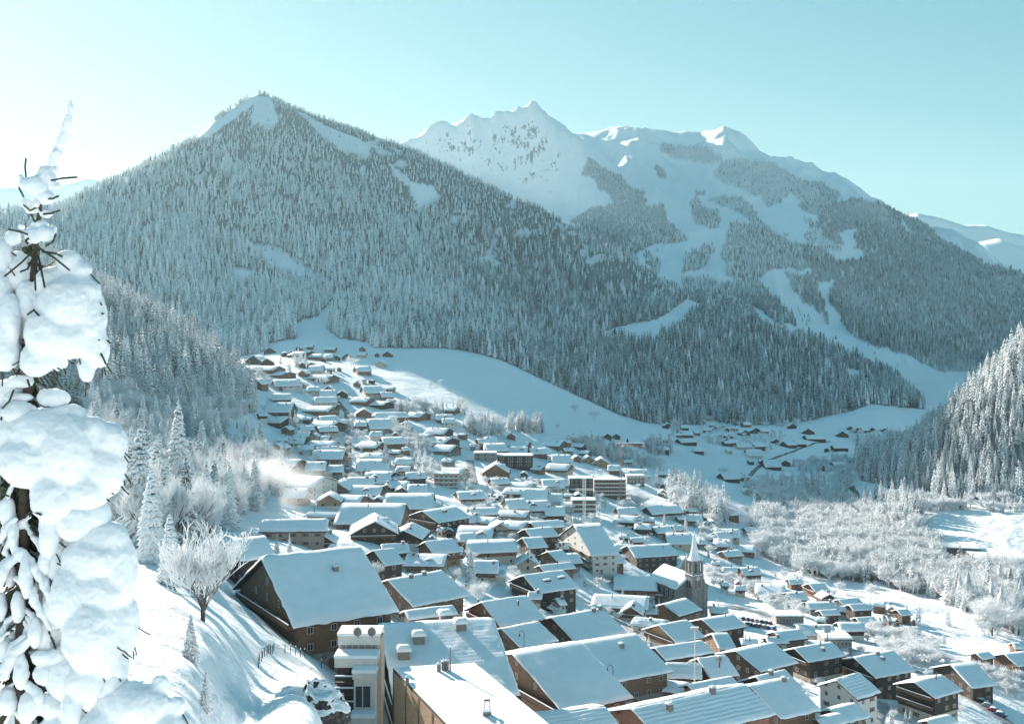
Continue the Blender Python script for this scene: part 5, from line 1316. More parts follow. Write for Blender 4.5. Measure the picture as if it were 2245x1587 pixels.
def terrace_building():
    D = 158.0
    def X(px, d=D): return (px - CX) / F_PX * d
    def Zz(py, d=D): return -(py - HY) / F_PX * d
    cx = X(788); gz = ground(cx, D + 3)
    h = empty('terrace_house', (cx, D, gz), 0, 'grey stepped terrace building with snowy balconies and two satellite dishes, bottom centre left', 'apartment building')
    HOUSES.append((cx, D + 3, 9))
    def bx(name, mat, px0, px1, pyt, pyb, d0, d1, parent=h):
        return MB().box(X(px0) - cx, X(px1) - cx, d0, d1, Zz(pyb) - gz, Zz(pyt) - gz).build(name, mat, parent)
    bx('wall', MW['c'], 742, 836, 1398, 1640, 0, 4)
    bx('parapet', MW['w'], 741, 834, 1392, 1412, -.25, -.02)
    bx('snow_cap', M_SNOW, 740, 835, 1386, 1391.9, -.45, 4)
    # upper terrace: floor, parapet, panels
    bx('terrace', MW['w'], 742, 833, 1432, 1440, -3.4, -.02)
    bx('parapet', MW['w'], 742, 833, 1426, 1446, -3.62, -3.42)
    bx('snow_cap', M_SNOW, 741, 834, 1420, 1425.9, -3.75, -.3)
    for i in range(6):
        bx('panel', MW['g'], 746 + i * 14, 757 + i * 14, 1407, 1424, -.10, -.03)
    bx('wall', MW['d'], 742, 786, 1446.2, 1640, -1.2, -.02)
    # right hand wing in front
    bx('wall', MW['w'], 787, 833, 1462, 1640, -5.2, -3.64)
    bx('parapet', MW['w'], 785, 835, 1448, 1461.8, -5.6, -3.9)
    bx('snow_cap', M_SNOW, 784, 836, 1441, 1447.8, -5.8, -3.7)
    w = bx('window', M_GLASS, 791, 822, 1478, 1522, -5.26, -5.21)
    bx('frame', M_FRAME, 805, 807, 1478, 1522, -5.3, -5.27, w)
    bx('balcony', MW['w'], 786, 834, 1535, 1552, -7.2, -5.32); bx('snow_cap', M_SNOW, 785, 835, 1526, 1534.8, -7.3, -5.33)
    w = bx('window', M_GLASS, 791, 822, 1560, 1600, -5.26, -5.21)
    # dark recessed balconies on the left, slab over slab
    for py in (1478, 1503, 1532, 1560, 1588):
        b_ = bx('balcony', M_DECK, 743, 785, py, py + 4, -3.5, -1.22)
        bx('railing', MW['d'], 743, 785, py - 12, py - 2, -3.5, -3.42, b_)
        bx('snow_cap', M_SNOW, 743, 785, py - 15, py - 12.2, -3.6, -3.34, b_)
        bx('window', M_GLASS, 755, 775, py - 20, py - 2, -1.27, -1.21)
    for k, px in enumerate((786, 817)):
        t = empty('satellite_dish', (X(px), D - .35, Zz(1392)), 0, '%s of the two snow rimmed satellite dishes on the terrace parapet' % ('left' if k == 0 else 'right'), 'satellite dish', 'satellite dishes on the terrace parapet')
        V = []; F = []
        for i in range(5):
            for j in range(16):
                r_ = .62 * i / 4; a = 2 * math.pi * j / 16
                V.append((r_ * math.cos(a), -.75 + .22 * (r_ / .62) ** 2 * -1 + .3, r_ * math.sin(a) + .75))
        for i in range(4):
            for j in range(16): F.append((i * 16 + j, i * 16 + (j + 1) % 16, (i + 1) * 16 + (j + 1) % 16, (i + 1) * 16 + j))
        link('dish', mesh_np('dish', V, F, MW['g'], smooth=True), t)
        MB().tube([(0, 0, -.3), (0, -.1, .35), (0, -.4, .7)], .04, 6).build('mast', M_METAL, t)
        MB().tube([(0, -.65, .25), (0, -1.05, .7)], .025, 5).build('feed_arm', M_METAL, t)
        MB().tube([(-.45, -.5, 1.22), (0, -.5, 1.42), (.45, -.5, 1.22)], [.05, .11, .05], 6).build('snow_cap', M_SNOW, t)
terrace_building()

# ------------------------------------------------------------------ masts, cranes, lamps, fence, rock
M_RED = plain('crane_red', (.52, .27, .24), .6, .15, 4)
M_WPAINT = plain('white_paint', (.72, .70, .68), .6, .1, 4)
M_STEEL = plain('galvanised_steel', (.36, .37, .38), .5, .15, 4, metal=.5)
def lattice(mb, p, q, w, n, r):
    p, q = Vector(p), Vector(q); d = (q - p).normalized()
    u = d.cross(Vector((0, 1, 0))).normalized() if abs(d.y) < .9 else Vector((1, 0, 0)); v = d.cross(u)
    cs = [(u * a + v * b) * w / 2 for a, b in ((-1, -1), (1, -1), (1, 1), (-1, 1))]
    for c in cs: mb.tube([p + c, q + c], r, 4)
    for i in range(n):
        a, b = p + (q - p) * i / n, p + (q - p) * (i + 1) / n
        for k in range(4):
            mb.tube([a + cs[k], b + cs[(k + 1) % 4]], r * .6, 3, False)
            mb.tube([b + cs[k], b + cs[(k + 1) % 4]], r * .6, 3, False)
    return mb
def crane():
    D = 820.0
    x = (1361 - CX) / F_PX * D; g_ = ground(x, D); top = -(974 - HY) / F_PX * D
    c = empty('tower_crane', (x, D, g_), 0, 'red and white tower crane standing over the building site', 'crane')
    H = top - g_
    lattice(MB(), (0, 0, 0), (0, 0, H), 1.5, 14, .11).build('mast', M_RED, c)
    j = lattice(MB(), (-3, 0, H + .3), (18, -3, H - 1.6), 1.1, 16, .10).build('jib', M_RED, c)
    MB().tube([(0, 0, H), (0, 0, H + 4.5)], [.5, .1], 5).build('tower_head', M_RED, c)
    MB().box(-3.6, -1.8, -.9, .9, H - 1.0, H + .2).build('counterweight', M_STONE, c)
    MB().box(.5, 1.9, -1.6, -.5, H - 1.9, H - .1).build('cab', M_WPAINT, c)
    MB().box(-3, 18, -.5, .3, H + 1.02, H + 1.2).build('snow_cap', M_SNOW, j)
crane()
def lattice_mast():
    D = 632.0
    x = (1281 - CX) / F_PX * D; g_ = ground(x, D); H = -(1050 - HY) / F_PX * D - g_
    c = empty('lattice_mast', (x, D, g_), 0, 'pale lattice mast rising in front of the dark scaffolded block', 'mast')
    lattice(MB(), (0, 0, 0), (0, 0, H), 1.5, 16, .14).build('mast', M_WPAINT, c)
    lattice(MB(), (-5, 0, H - 6), (5, 0, H - 6), .9, 8, .10).build('cross_arm', M_WPAINT, c)
    sc = MB()
    for i in range(7):
        sc.tube([(-9 + i * 3, -3, 0), (-9 + i * 3, -3, H * .5)], .10, 4)
    for k in range(6): sc.tube([(-9, -3, k * H * .1), (9, -3, k * H * .1)], .10, 4)
    s_ = sc.build('scaffold', M_STEEL); s_.location = (x, D + 6, ground(x, D + 6)); tag(s_, 'grid of steel scaffold poles before the half built dark block', 'scaffold')
lattice_mast()
def lamp_mast(px, pyt, pyb, D, label):
    x = (px - CX) / F_PX * D; g_ = ground(x, D); H = -(pyt - HY) / F_PX * D - g_
    c = empty('lamp_post', (x, D, g_), 0, label, 'lamp post', None)
    MB().tube([(0, 0, -1), (0, 0, H * .5), (0, 0, H)], [.20, .17, .12], 8).build('pole', M_WPAINT, c)
    MB().box(-.9, .9, -.25, .25, H, H + .5).build('lamp_head', M_STEEL, c)
    MB().box(-.95, .95, -.3, .3, H + .502, H + .72).build('snow_cap', M_SNOW, c)
lamp_mast(1523, 1380, 1492, 268, 'tall pale pole with a boxy head rising between the rooftops below the church')
def hook_lamp(px, pyt, D, label):
    x = (px - CX) / F_PX * D; z = -(pyt - HY) / F_PX * D; g_ = ground(x, D); H = z - g_
    c = empty('street_lamp', (x, D, g_), 0, label, 'street lamp', 'curved street lamps')
    pts = [(0, 0, -1), (0, 0, H - 1.0)] + [(-.55 + .55 * math.cos(a), 0, H - 1.0 + .8 * math.sin(a)) for a in np.linspace(.3, math.pi, 7)]
    MB().tube(pts, .07, 6).build('pole', M_METAL, c)
    MB().tube([(-1.1, 0, H - 1.0), (-1.1, 0, H - 1.25), (-1.1, 0, H - 1.5)], [.08, .24, .2], 8).build('lamp_shade', M_METAL, c)
hook_lamp(1149, 1380, 255, 'curved black street lamp before the small low brown house')
hook_lamp(1344, 1455, 212, 'curved black street lamp at the edge of the two joined front roofs')
def sign():
    D = 385; x = (1814 - CX) / F_PX * D; g_ = ground(x, D); H = -(1370 - HY) / F_PX * D - g_
    c = empty('billboard', (x, D, g_), R(10), 'grey rectangular billboard on a post beside the low grey building', 'billboard')
    MB().box(-1.2, 1.2, -.1, .1, H - 2.6, H).build('board', plain('board_grey', (.30, .38, .42), .6, .1, 2), c)
    MB().tube([(0, 0, -1), (0, 0, H - 2.6)], .14, 6).build('post', M_METAL, c)
sign()
def fence(px_py, label, hgt=1.25):
    pts = []
    for px, py in px_py:
        d = hit(px, py, 0, dmin=30); x = (px - CX) / F_PX * d; pts.append(Vector((x, d, ground(x, d))))
    f = empty('fence', pts[0], 0, label, 'fence')
    o = pts[0]; tops = []
    rnd = random.Random(4)
    for a, b_ in zip(pts[:-1], pts[1:]):
        n = max(1, int((b_ - a).length / 3.0))
        for i in range(n):
            p = a + (b_ - a) * i / n; p.z = ground(p.x, p.y)
            q = p - o; lean = Vector((rnd.uniform(-.1, .1), rnd.uniform(-.1, .1), 0))
            pst = MB().tube([q - Vector((0, 0, .6)), q + lean + Vector((0, 0, hgt + rnd.uniform(-.1, .15)))], .06, 6).build('post', M_METAL, f)
            cp = MB().tube([q + lean + Vector((0, 0, hgt)), q + lean + Vector((0, 0, hgt + .3))], [.13, .03], 6).build('snow_cap', M_SNOW, pst)
            tops.append(q + lean + Vector((0, 0, hgt - .1)))
    MB().tube(tops, .02, 4).build('wire', M_METAL, f); MB().tube([t - Vector((0, 0, .5)) for t in tops], .02, 4).build('wire', M_METAL, f)
fence([(567, 1462), (576, 1440), (600, 1428), (625, 1432), (668, 1440), (705, 1465), (738, 1496)], 'leaning snow capped post fence curving down the slope above the rock')

def rock_mat():
    m, nt, b = new_mat('dark_rock')
    geo = N(nt, 'ShaderNodeNewGeometry'); sp = N(nt, 'ShaderNodeSeparateXYZ'); nt.links.new(geo.outputs['Normal'], sp.inputs[0])
    nz = N(nt, 'ShaderNodeTexNoise'); nz.inputs['Scale'].default_value = 2.2; nz.inputs['Detail'].default_value = 7; nt.links.new(geo.outputs['Position'], nz.inputs['Vector'])
    a = N(nt, 'ShaderNodeMath', operation='MULTIPLY_ADD'); nt.links.new(nz.outputs[0], a.inputs[0]); a.inputs[1].default_value = .9; nt.links.new(sp.outputs[2], a.inputs[2])
    r = ramp(nt, a.outputs[0], [(.72, g(0)), (.80, g(1))])
    c = ramp(nt, nz.outputs[0], [(.35, (.02, .02, .02, 1)), (.7, (.10, .095, .09, 1))])
    mx = N(nt, 'ShaderNodeMixRGB'); nt.links.new(r.outputs[0], mx.inputs[0]); nt.links.new(c.outputs[0], mx.inputs[1]); mx.inputs[2].default_value = SNOW
    nt.links.new(mx.outputs[0], b.inputs['Base Color']); b.inputs['Roughness'].default_value = .9
    bp = N(nt, 'ShaderNodeBump'); bp.inputs['Distance'].default_value = .3; nt.links.new(nz.outputs[0], bp.inputs['Height']); nt.links.new(bp.outputs[0], b.inputs['Normal'])
    return m
M_ROCK = rock_mat()
def rock():
    D = 104.0; c = Vector(((674 - CX) / F_PX * D, D, -(1572 - HY) / F_PX * D))
    nu, nv = 60, 36; V = []; mi = []
    u = np.linspace(0, 2 * math.pi, nu, endpoint=False); v = np.linspace(0, math.pi, nv)
    U, Vv = np.meshgrid(u, v)
    r = 1 + .35 * fbm(U * 2.0 + 3, Vv * 2.5, 4, 5) + .12 * ridged(U * 5, Vv * 6, 3, 8)
    r = r * (1 - .0)
    X = 3.5 * r * np.cos(U) * np.sin(Vv); Y = 2.6 * r * np.sin(U) * np.sin(Vv); Z = 2.9 * r * np.cos(Vv)
    P = np.stack([X, Y, Z], -1).reshape(-1, 3)
    ii = np.arange(nu * (nv - 1)); j = (ii // nu) * nu + (ii % nu + 1) % nu
    F = np.stack([ii, ii + nu, j + nu, j], -1)
    o = link('rock_outcrop', mesh_np('rock_outcrop', P, F, M_ROCK), None, c); tag(o, 'dark bare rock face breaking through the snow slope at the bottom', 'rock')
rock()

# ------------------------------------------------------------------ roads and vehicles
M_ROAD = plain('wet_asphalt', (.055, .06, .065), .55, .5, .35, bump=.02)
M_TRACK = plain('rolled_snow_road', (.34, .345, .35), .8, .35, .5)
def road(name, pts, w, mat, label=None):
    P = []
    for px, py in pts:
        d = hit(px, py, 0, dmin=60); P.append(Vector(((px - CX) / F_PX * d, d)))
    Q = []
    for a, b_ in zip(P[:-1], P[1:]):
        n = max(2, int((b_ - a).length / 3)); Q += [a + (b_ - a) * i / n for i in range(n)]
    Q.append(P[-1]); k = np.array([tuple(q) for q in Q])
    for _ in range(6): k[1:-1] = (k[:-2] + k[1:-1] * 2 + k[2:]) / 4
    V = []; F = []; nw = 6
    for i in range(len(k)):
        d = k[min(i + 1, len(k) - 1)] - k[max(0, i - 1)]; d = d / (np.linalg.norm(d) + 1e-9); n = np.array([-d[1], d[0]])
        for j in range(nw + 1):
            p = k[i] + n * w * (j / nw - .5); e = abs(j / nw - .5) * 2
            V.append((p[0], p[1], ground(p[0], p[1]) + (.22 if e < .9 else -.3)))
    for i in range(len(k) - 1):
        for j in range(nw): a = i * (nw + 1) + j; F.append((a, a + 1, a + nw + 2, a + nw + 1))
    o = link(name, mesh_np(name, V, F, mat, smooth=True)); tag(o, label, kind='structure')
    return o
road('road', [zp('z6', 985, 1190), zp('z6', 985, 1000), zp('z6', 982, 800), zp('z6', 975, 650), zp('z6', 900, 560)], 6.5, M_ROAD)
road('road', [zp('z6', 900, 560), zp('z6', 700, 470), zp('z6', 530, 400), zp('z6', 500, 330), zp('z6', 495, 250)], 5.0, M_TRACK)
road('road', [zp('z8', 1310, 700), zp('z8', 1275, 650), zp('z8', 1268, 590), zp('z8', 1240, 550)], 7, M_ROAD)
road('road', [zp('z8', 620, 520), zp('z8', 670, 460), zp('z8', 740, 400), zp('z8', 900, 345), zp('z8', 1110, 285)], 6, M_ROAD)
road('road', [zp('z8', 1180, 470), zp('z8', 1240, 430), zp('z8', 1300, 415)], 6, M_ROAD)
road('road', [zp('z5', 1240, 1468), zp('z5', 1260, 1380), zp('z5', 1330, 1330)], 7, M_TRACK)
road('road', [zp('z5', 1850, 1250), zp('z5', 1990, 1360), zp('z5', 2150, 1468)], 8, M_TRACK)
road('road', [zp('z5', 1420, 1060), zp('z5', 1560, 1130), zp('z5', 1850, 1250)], 6, M_TRACK)
road('road', [zp('z5', 260, 690), zp('z5', 420, 700), zp('z5', 560, 760), zp('z5', 640, 790)], 9, M_TRACK)
road('road', [zp('z7', 60, 800), zp('z7', 240, 820), zp('z7', 420, 800)], 12, M_TRACK)
road('road', [zp('z7', 915, 1010), zp('z7', 905, 900), zp('z7', 880, 820)], 7, M_TRACK)
road('road', [zp('z7', 150, 680), zp('z7', 120, 560), zp('z7', 110, 480)], 8, M_TRACK)
road('road', [zp('z5', 640, 800), zp('z5', 800, 900), zp('z5', 1080, 990), zp('z5', 1300, 1000)], 6, M_TRACK)
road('road', [zp('z4', 1120, 700), zp('z4', 1150, 840), zp('z4', 1330, 1010), zp('z4', 1420, 1060)], 6, M_TRACK)
CARP = [plain('car_paint', c, .35, .05, 2) for c in ((.05, .06, .07), (.30, .32, .34), (.35, .06, .05), (.07, .12, .22))]
M_RUB = plain('rubber', (.02, .02, .02), .8, .1, 3)
def car_meshes(mat):
    prof = [(-2.1, .35), (-2.1, .8), (-1.9, .95), (-1.35, 1.0), (-.95, 1.42), (.55, 1.46), (1.05, 1.02), (1.95, .88), (2.12, .6), (2.12, .35)]
    b = MB(); n = len(prof); w = .85
    b.poly([(x, -w if z < 1.1 else -w * .8, z) for x, z in prof] + [(x, w if z < 1.1 else w * .8, z) for x, z in prof], [tuple(range(n))[::-1], tuple(range(n, 2 * n))] + [(i, (i + 1) % n, (i + 1) % n + n, i + n) for i in range(n)])
    me = bpy.data.meshes.new('body'); me.from_pydata(b.v, [], b.f); me.materials.append(mat)
    wh = MB().tube([(0, -.1, 0), (0, .1, 0)], .32, 10); mw = bpy.data.meshes.new('wheel'); mw.from_pydata(wh.v, [], wh.f); mw.materials.append(M_RUB)
    gl = MB().poly([(-1.28, -.80, 1.04), (-.93, -.70, 1.38), (.52, -.70, 1.42), (.98, -.80, 1.05)], [(0, 1, 2, 3)]).poly([(-1.28, .80, 1.04), (-.93, .70, 1.38), (.52, .70, 1.42), (.98, .80, 1.05)], [(3, 2, 1, 0)])
    mg = bpy.data.meshes.new('window'); mg.from_pydata([(x, y * 1.02, z) for x, y, z in gl.v], [], gl.f); mg.materials.append(M_GLASS)
    V, F = snow_sheet(2.0, .75, R(3), .28, 8, 8, 5); V = V + np.array([-.2, 0, 1.5]); V2, F2 = snow_sheet(1.0, .8, R(3), .2, 8, 8, 6); V2 = V2 + np.array([1.55, 0, 1.02])
    ms = mesh_np('snow_cap', V, F, M_SNOW, smooth=True); ms2 = mesh_np('snow_cap', V2, F2, M_SNOW, smooth=True)
    return me, mw, mg, ms, ms2
CARM = [car_meshes(m_) for m_ in CARP]
CNAME = ['black', 'grey', 'red', 'blue']
def car(px, py, rz, ci, label, group):
    d = hit(px, py, 0, dmin=60); x = (px - CX) / F_PX * d
    c = empty('parked_car', (x, d, ground(x, d) + .12), rz, label, 'car', group)
    me, mw, mg, ms, ms2 = CARM[ci]
    link('body', me, c); link('window', mg, c); link('snow_cap', ms, c); link('snow_cap', ms2, c)
    for i in (-1.3, 1.35):
        for j in (-.8, .8): link('wheel', mw, c, (i, j, .32))
for i in range(14):
    r_, k = divmod(i, 7)
    p = zp('z5', 385 + k * 30 + r_ * 22, 780 + r_ * 34 + k * 5)
    car(p[0], p[1], R(100 if r_ else 95), (i * 7) % 4, '%s car %s from the left in the %s row of the parking place' % (CNAME[(i * 7) % 4], ORD[k], 'lower' if r_ else 'upper'), 'cars in the parking place below the church')
for i in range(6):
    p = zp('z5', 1880 + i * 42, 1268 + i * 30)
    car(p[0], p[1], R(-38), (i * 5 + 2) % 4, '%s car standing %s from left on the lane beside the big dark brown chalet' % (CNAME[(i * 5 + 2) % 4], ORD[i]), 'cars on the lower right lane')
for i in range(9):
    p = zp('z7', 215 + i * 24, 790 + (i % 2) * 22)
    car(p[0], p[1], R(80), (i * 3 + 1) % 4, '%s car parked %s from the left under the balconied gable house' % (CNAME[(i * 3 + 1) % 4], ORD[i]), 'cars parked in the middle of the village')
# ------------------------------------------------------------------ single trees and groves near the village
ZF['m7'] = (220, 780, 2.602); ZF['z2'] = (0, 860, 2.183)
TREES = []       # (kind, x, y, height, label, group, screen height)
def free(x, y):
    for hx, hy, r in HOUSES:
        if (x - hx) ** 2 + (y - hy) ** 2 < (r * .8) ** 2: return False
    return True
def single(fr, x, yb, hpx, kind, label, h=None):
    px, py = zp(fr, x, yb); D = hit(px, py, 0, dmin=35)
    h = h or hpx / ZF[fr][2] * D / F_PX
    TREES.append((kind, (px - CX) / F_PX * D, D, h, label, None, h / D * F_PX))
def grove(fr, poly, n, ps, h0, h1, what, seed, dmin=35, noscreen=False):
    P = [zp(fr, *p) for p in poly]; r = random.Random(seed)
    xs = [p[0] for p in P]; ys = [p[1] for p in P]; c = 0; t = 0
    while c < n and t < n * 12:
        t += 1
        px, py = r.uniform(min(xs), max(xs)), r.uniform(min(ys), max(ys))
        if not bool(inside(np.array([px]), np.array([py]), P)[0]): continue
        D = hit(px, py, 0, dmin=dmin); x = (px - CX) / F_PX * D
        if not free(x, D): continue
        k = 'S' if r.random() < ps else 'B'; q = r.random(); h = (h0 + (h1 - h0) * q) * (1 if k == 'S' else .78)
        sz = 'short' if q < .33 else ('tall' if q > .67 else 'mid sized'); fx_ = (px - min(xs)) / (max(xs) - min(xs)); pl = 'left part, ' if fx_ < .33 else ('right part, ' if fx_ > .67 else 'middle part, ')
        lab = sz + (' frosted spruce, ' if k == 'S' else ' white bare tree, ') + pl + what
        TREES.append((k, x, D, h, lab, ('spruces ' if k == 'S' else 'frosted bare trees ') + what, h / D * F_PX)); c += 1
S_ = [('m7',585,1510,620,'B','large frosted bare tree with a dark forked trunk on the slope before the largest chalet'), ('m7',290,1180,560,'S','tall narrow spruce whose dark foot stands at the edge of the blue shaded snow'),
 ('m7',395,1310,430,'S','dark footed spruce half hidden behind the big frosted bare tree'), ('m7',445,880,630,'S','tallest pointed spruce of the grove on the left'), ('m7',255,880,500,'S','broad spruce just left of the tallest pointed spruce'),
 ('m7',655,960,430,'B','wide round frosted tree half lost in drifting smoke'), ('m7',150,1040,400,'B','grey bushy bare tree touching the foreground snow'), ('m7',540,530,190,'S','slim spruce between two round frosted crowns'), ('m7',205,1060,170,'S','small spruce under the grey bushy tree'),
 ('m7',540,380,170,'B','round fan shaped frosted crown right of the tallest spruce'), ('m7',700,430,150,'B','round frosted crown above the drifting smoke'),
 ('z2',912,1285,240,'S','small snowy spruce alone on the sunlit slope'), ('z2',985,1530,230,'S','small dark hearted snowy spruce at the bottom of the slope'),
 ('z6',460,1020,150,'S','broad white spruce left of the pink walled house'), ('z6',600,495,125,'S','frosted spruce standing by the upper street houses'), ('z6',512,785,165,'S','left of the two twin spruces on the bank'), ('z6',548,785,165,'S','right of the two twin spruces on the bank'),
 ('z6',1292,1175,300,'S','tall lone spruce at the foot of the lower street'), ('z6',1680,1200,240,'S','tall spruce left of the cream three storey block'), ('z6',1725,1190,190,'S','shorter spruce beside the cream three storey block'), ('z6',295,445,110,'S','lone spruce on the blue bank below the left wood'),
 ('z6',680,1045,90,'S','small white spruce in the garden left of the lower street'), ('z6',430,255,85,'S','spruce among the topmost houses'), ('z6',1925,610,100,'B','round white bush on the meadow rim'), ('z6',1012,285,110,'B','bare tree at the meadow corner by the top houses'), ('z6',1740,432,65,'B','little bare tree out on the shaded meadow'),
 ('z7',1650,702,168,'S','broad cone spruce beside the white terraced block'), ('z7',970,102,95,'B','left of two round bare trees on the shaded meadow'), ('z7',1140,165,112,'B','right of two round bare trees on the shaded meadow'), ('z7',825,232,55,'B','smallest bare tree low on the shaded meadow'),
 ('z7',1485,845,120,'B','bare tree on the bank under the terraced block'), ('z7',2185,612,90,'B','dark round tree beside the far hamlet house'), ('z7',1708,1052,155,'S','spruce between the small houses above the church'), ('z7',1885,1085,155,'S','pointed spruce just above the church spire'),
 ('z7',1525,975,95,'S','small spruce beside the dark walled hut'), ('z7',1050,985,95,'S','small spruce behind the steep white apartment house'), ('z7',1560,1165,90,'B','bushy bare tree right of the dark gables'), ('z7',1105,985,90,'B','frosted bush behind the steep white apartment house'),
 ('z4',165,660,285,'S','dark snowy spruce towering over the roofs in the middle foreground'), ('z4',215,775,200,'B','round white frosted tree under the towering spruce'), ('z4',735,835,85,'B','low frosted tree between two brown chalets'), ('z4',1490,1175,135,'S','slim young spruce by the low long roof'),
 ('z4',1385,1045,75,'S','young spruce before the pale timber gable'), ('z4',1350,1010,70,'B','frosted shrub before the pale timber gable'), ('z4',1205,480,75,'B','frosted shrub beside the steep white apartment house'), ('z4',760,1480,70,'B','snowy shrub at the foot of the long shadow striped roof'),
 ('z3',395,425,160,'S','left of two young spruces behind the largest chalet'), ('z3',485,415,150,'S','right of two young spruces behind the largest chalet'), ('z3',1075,600,150,'B','frosted tree between the largest chalet and its right neighbour'), ('z3',1200,570,90,'B','frosted bush above the two chimneys chalet'),
 ('z3',1140,880,60,'B','snowy shrub at the right end of the largest chalet'), ('z5',130,1468,200,'S','snow heaped spruce before the rippled roof at the bottom'), ('z5',1000,1375,195,'S','snow covered spruce in front of the white plastered house'), ('z5',1370,1490,150,'S','snowy spruce before the big dark brown chalet'),
 ('z5',1545,795,155,'S','left of the tall snowy spruces on the lower right meadow'), ('z5',1740,820,170,'S','slender spruce tall on the lower right meadow'), ('z5',1715,940,120,'S','dark little spruce below the slender meadow spruce'), ('z5',1235,645,125,'B','frosted tree above the pair of chalets'),
 ('z5',1020,595,85,'B','frosted tree beside the red brown chalet'), ('z5',2035,880,260,'B','large round frosted tree at the right edge meadow'), ('z5',1470,715,60,'S','small spruce behind the small brown chalet'), ('z5',220,740,110,'S','dark young spruce at the church foot'), ('z5',430,1130,90,'B','snowy shrub beside the smooth square roof')]
for s_ in S_: single(*s_)
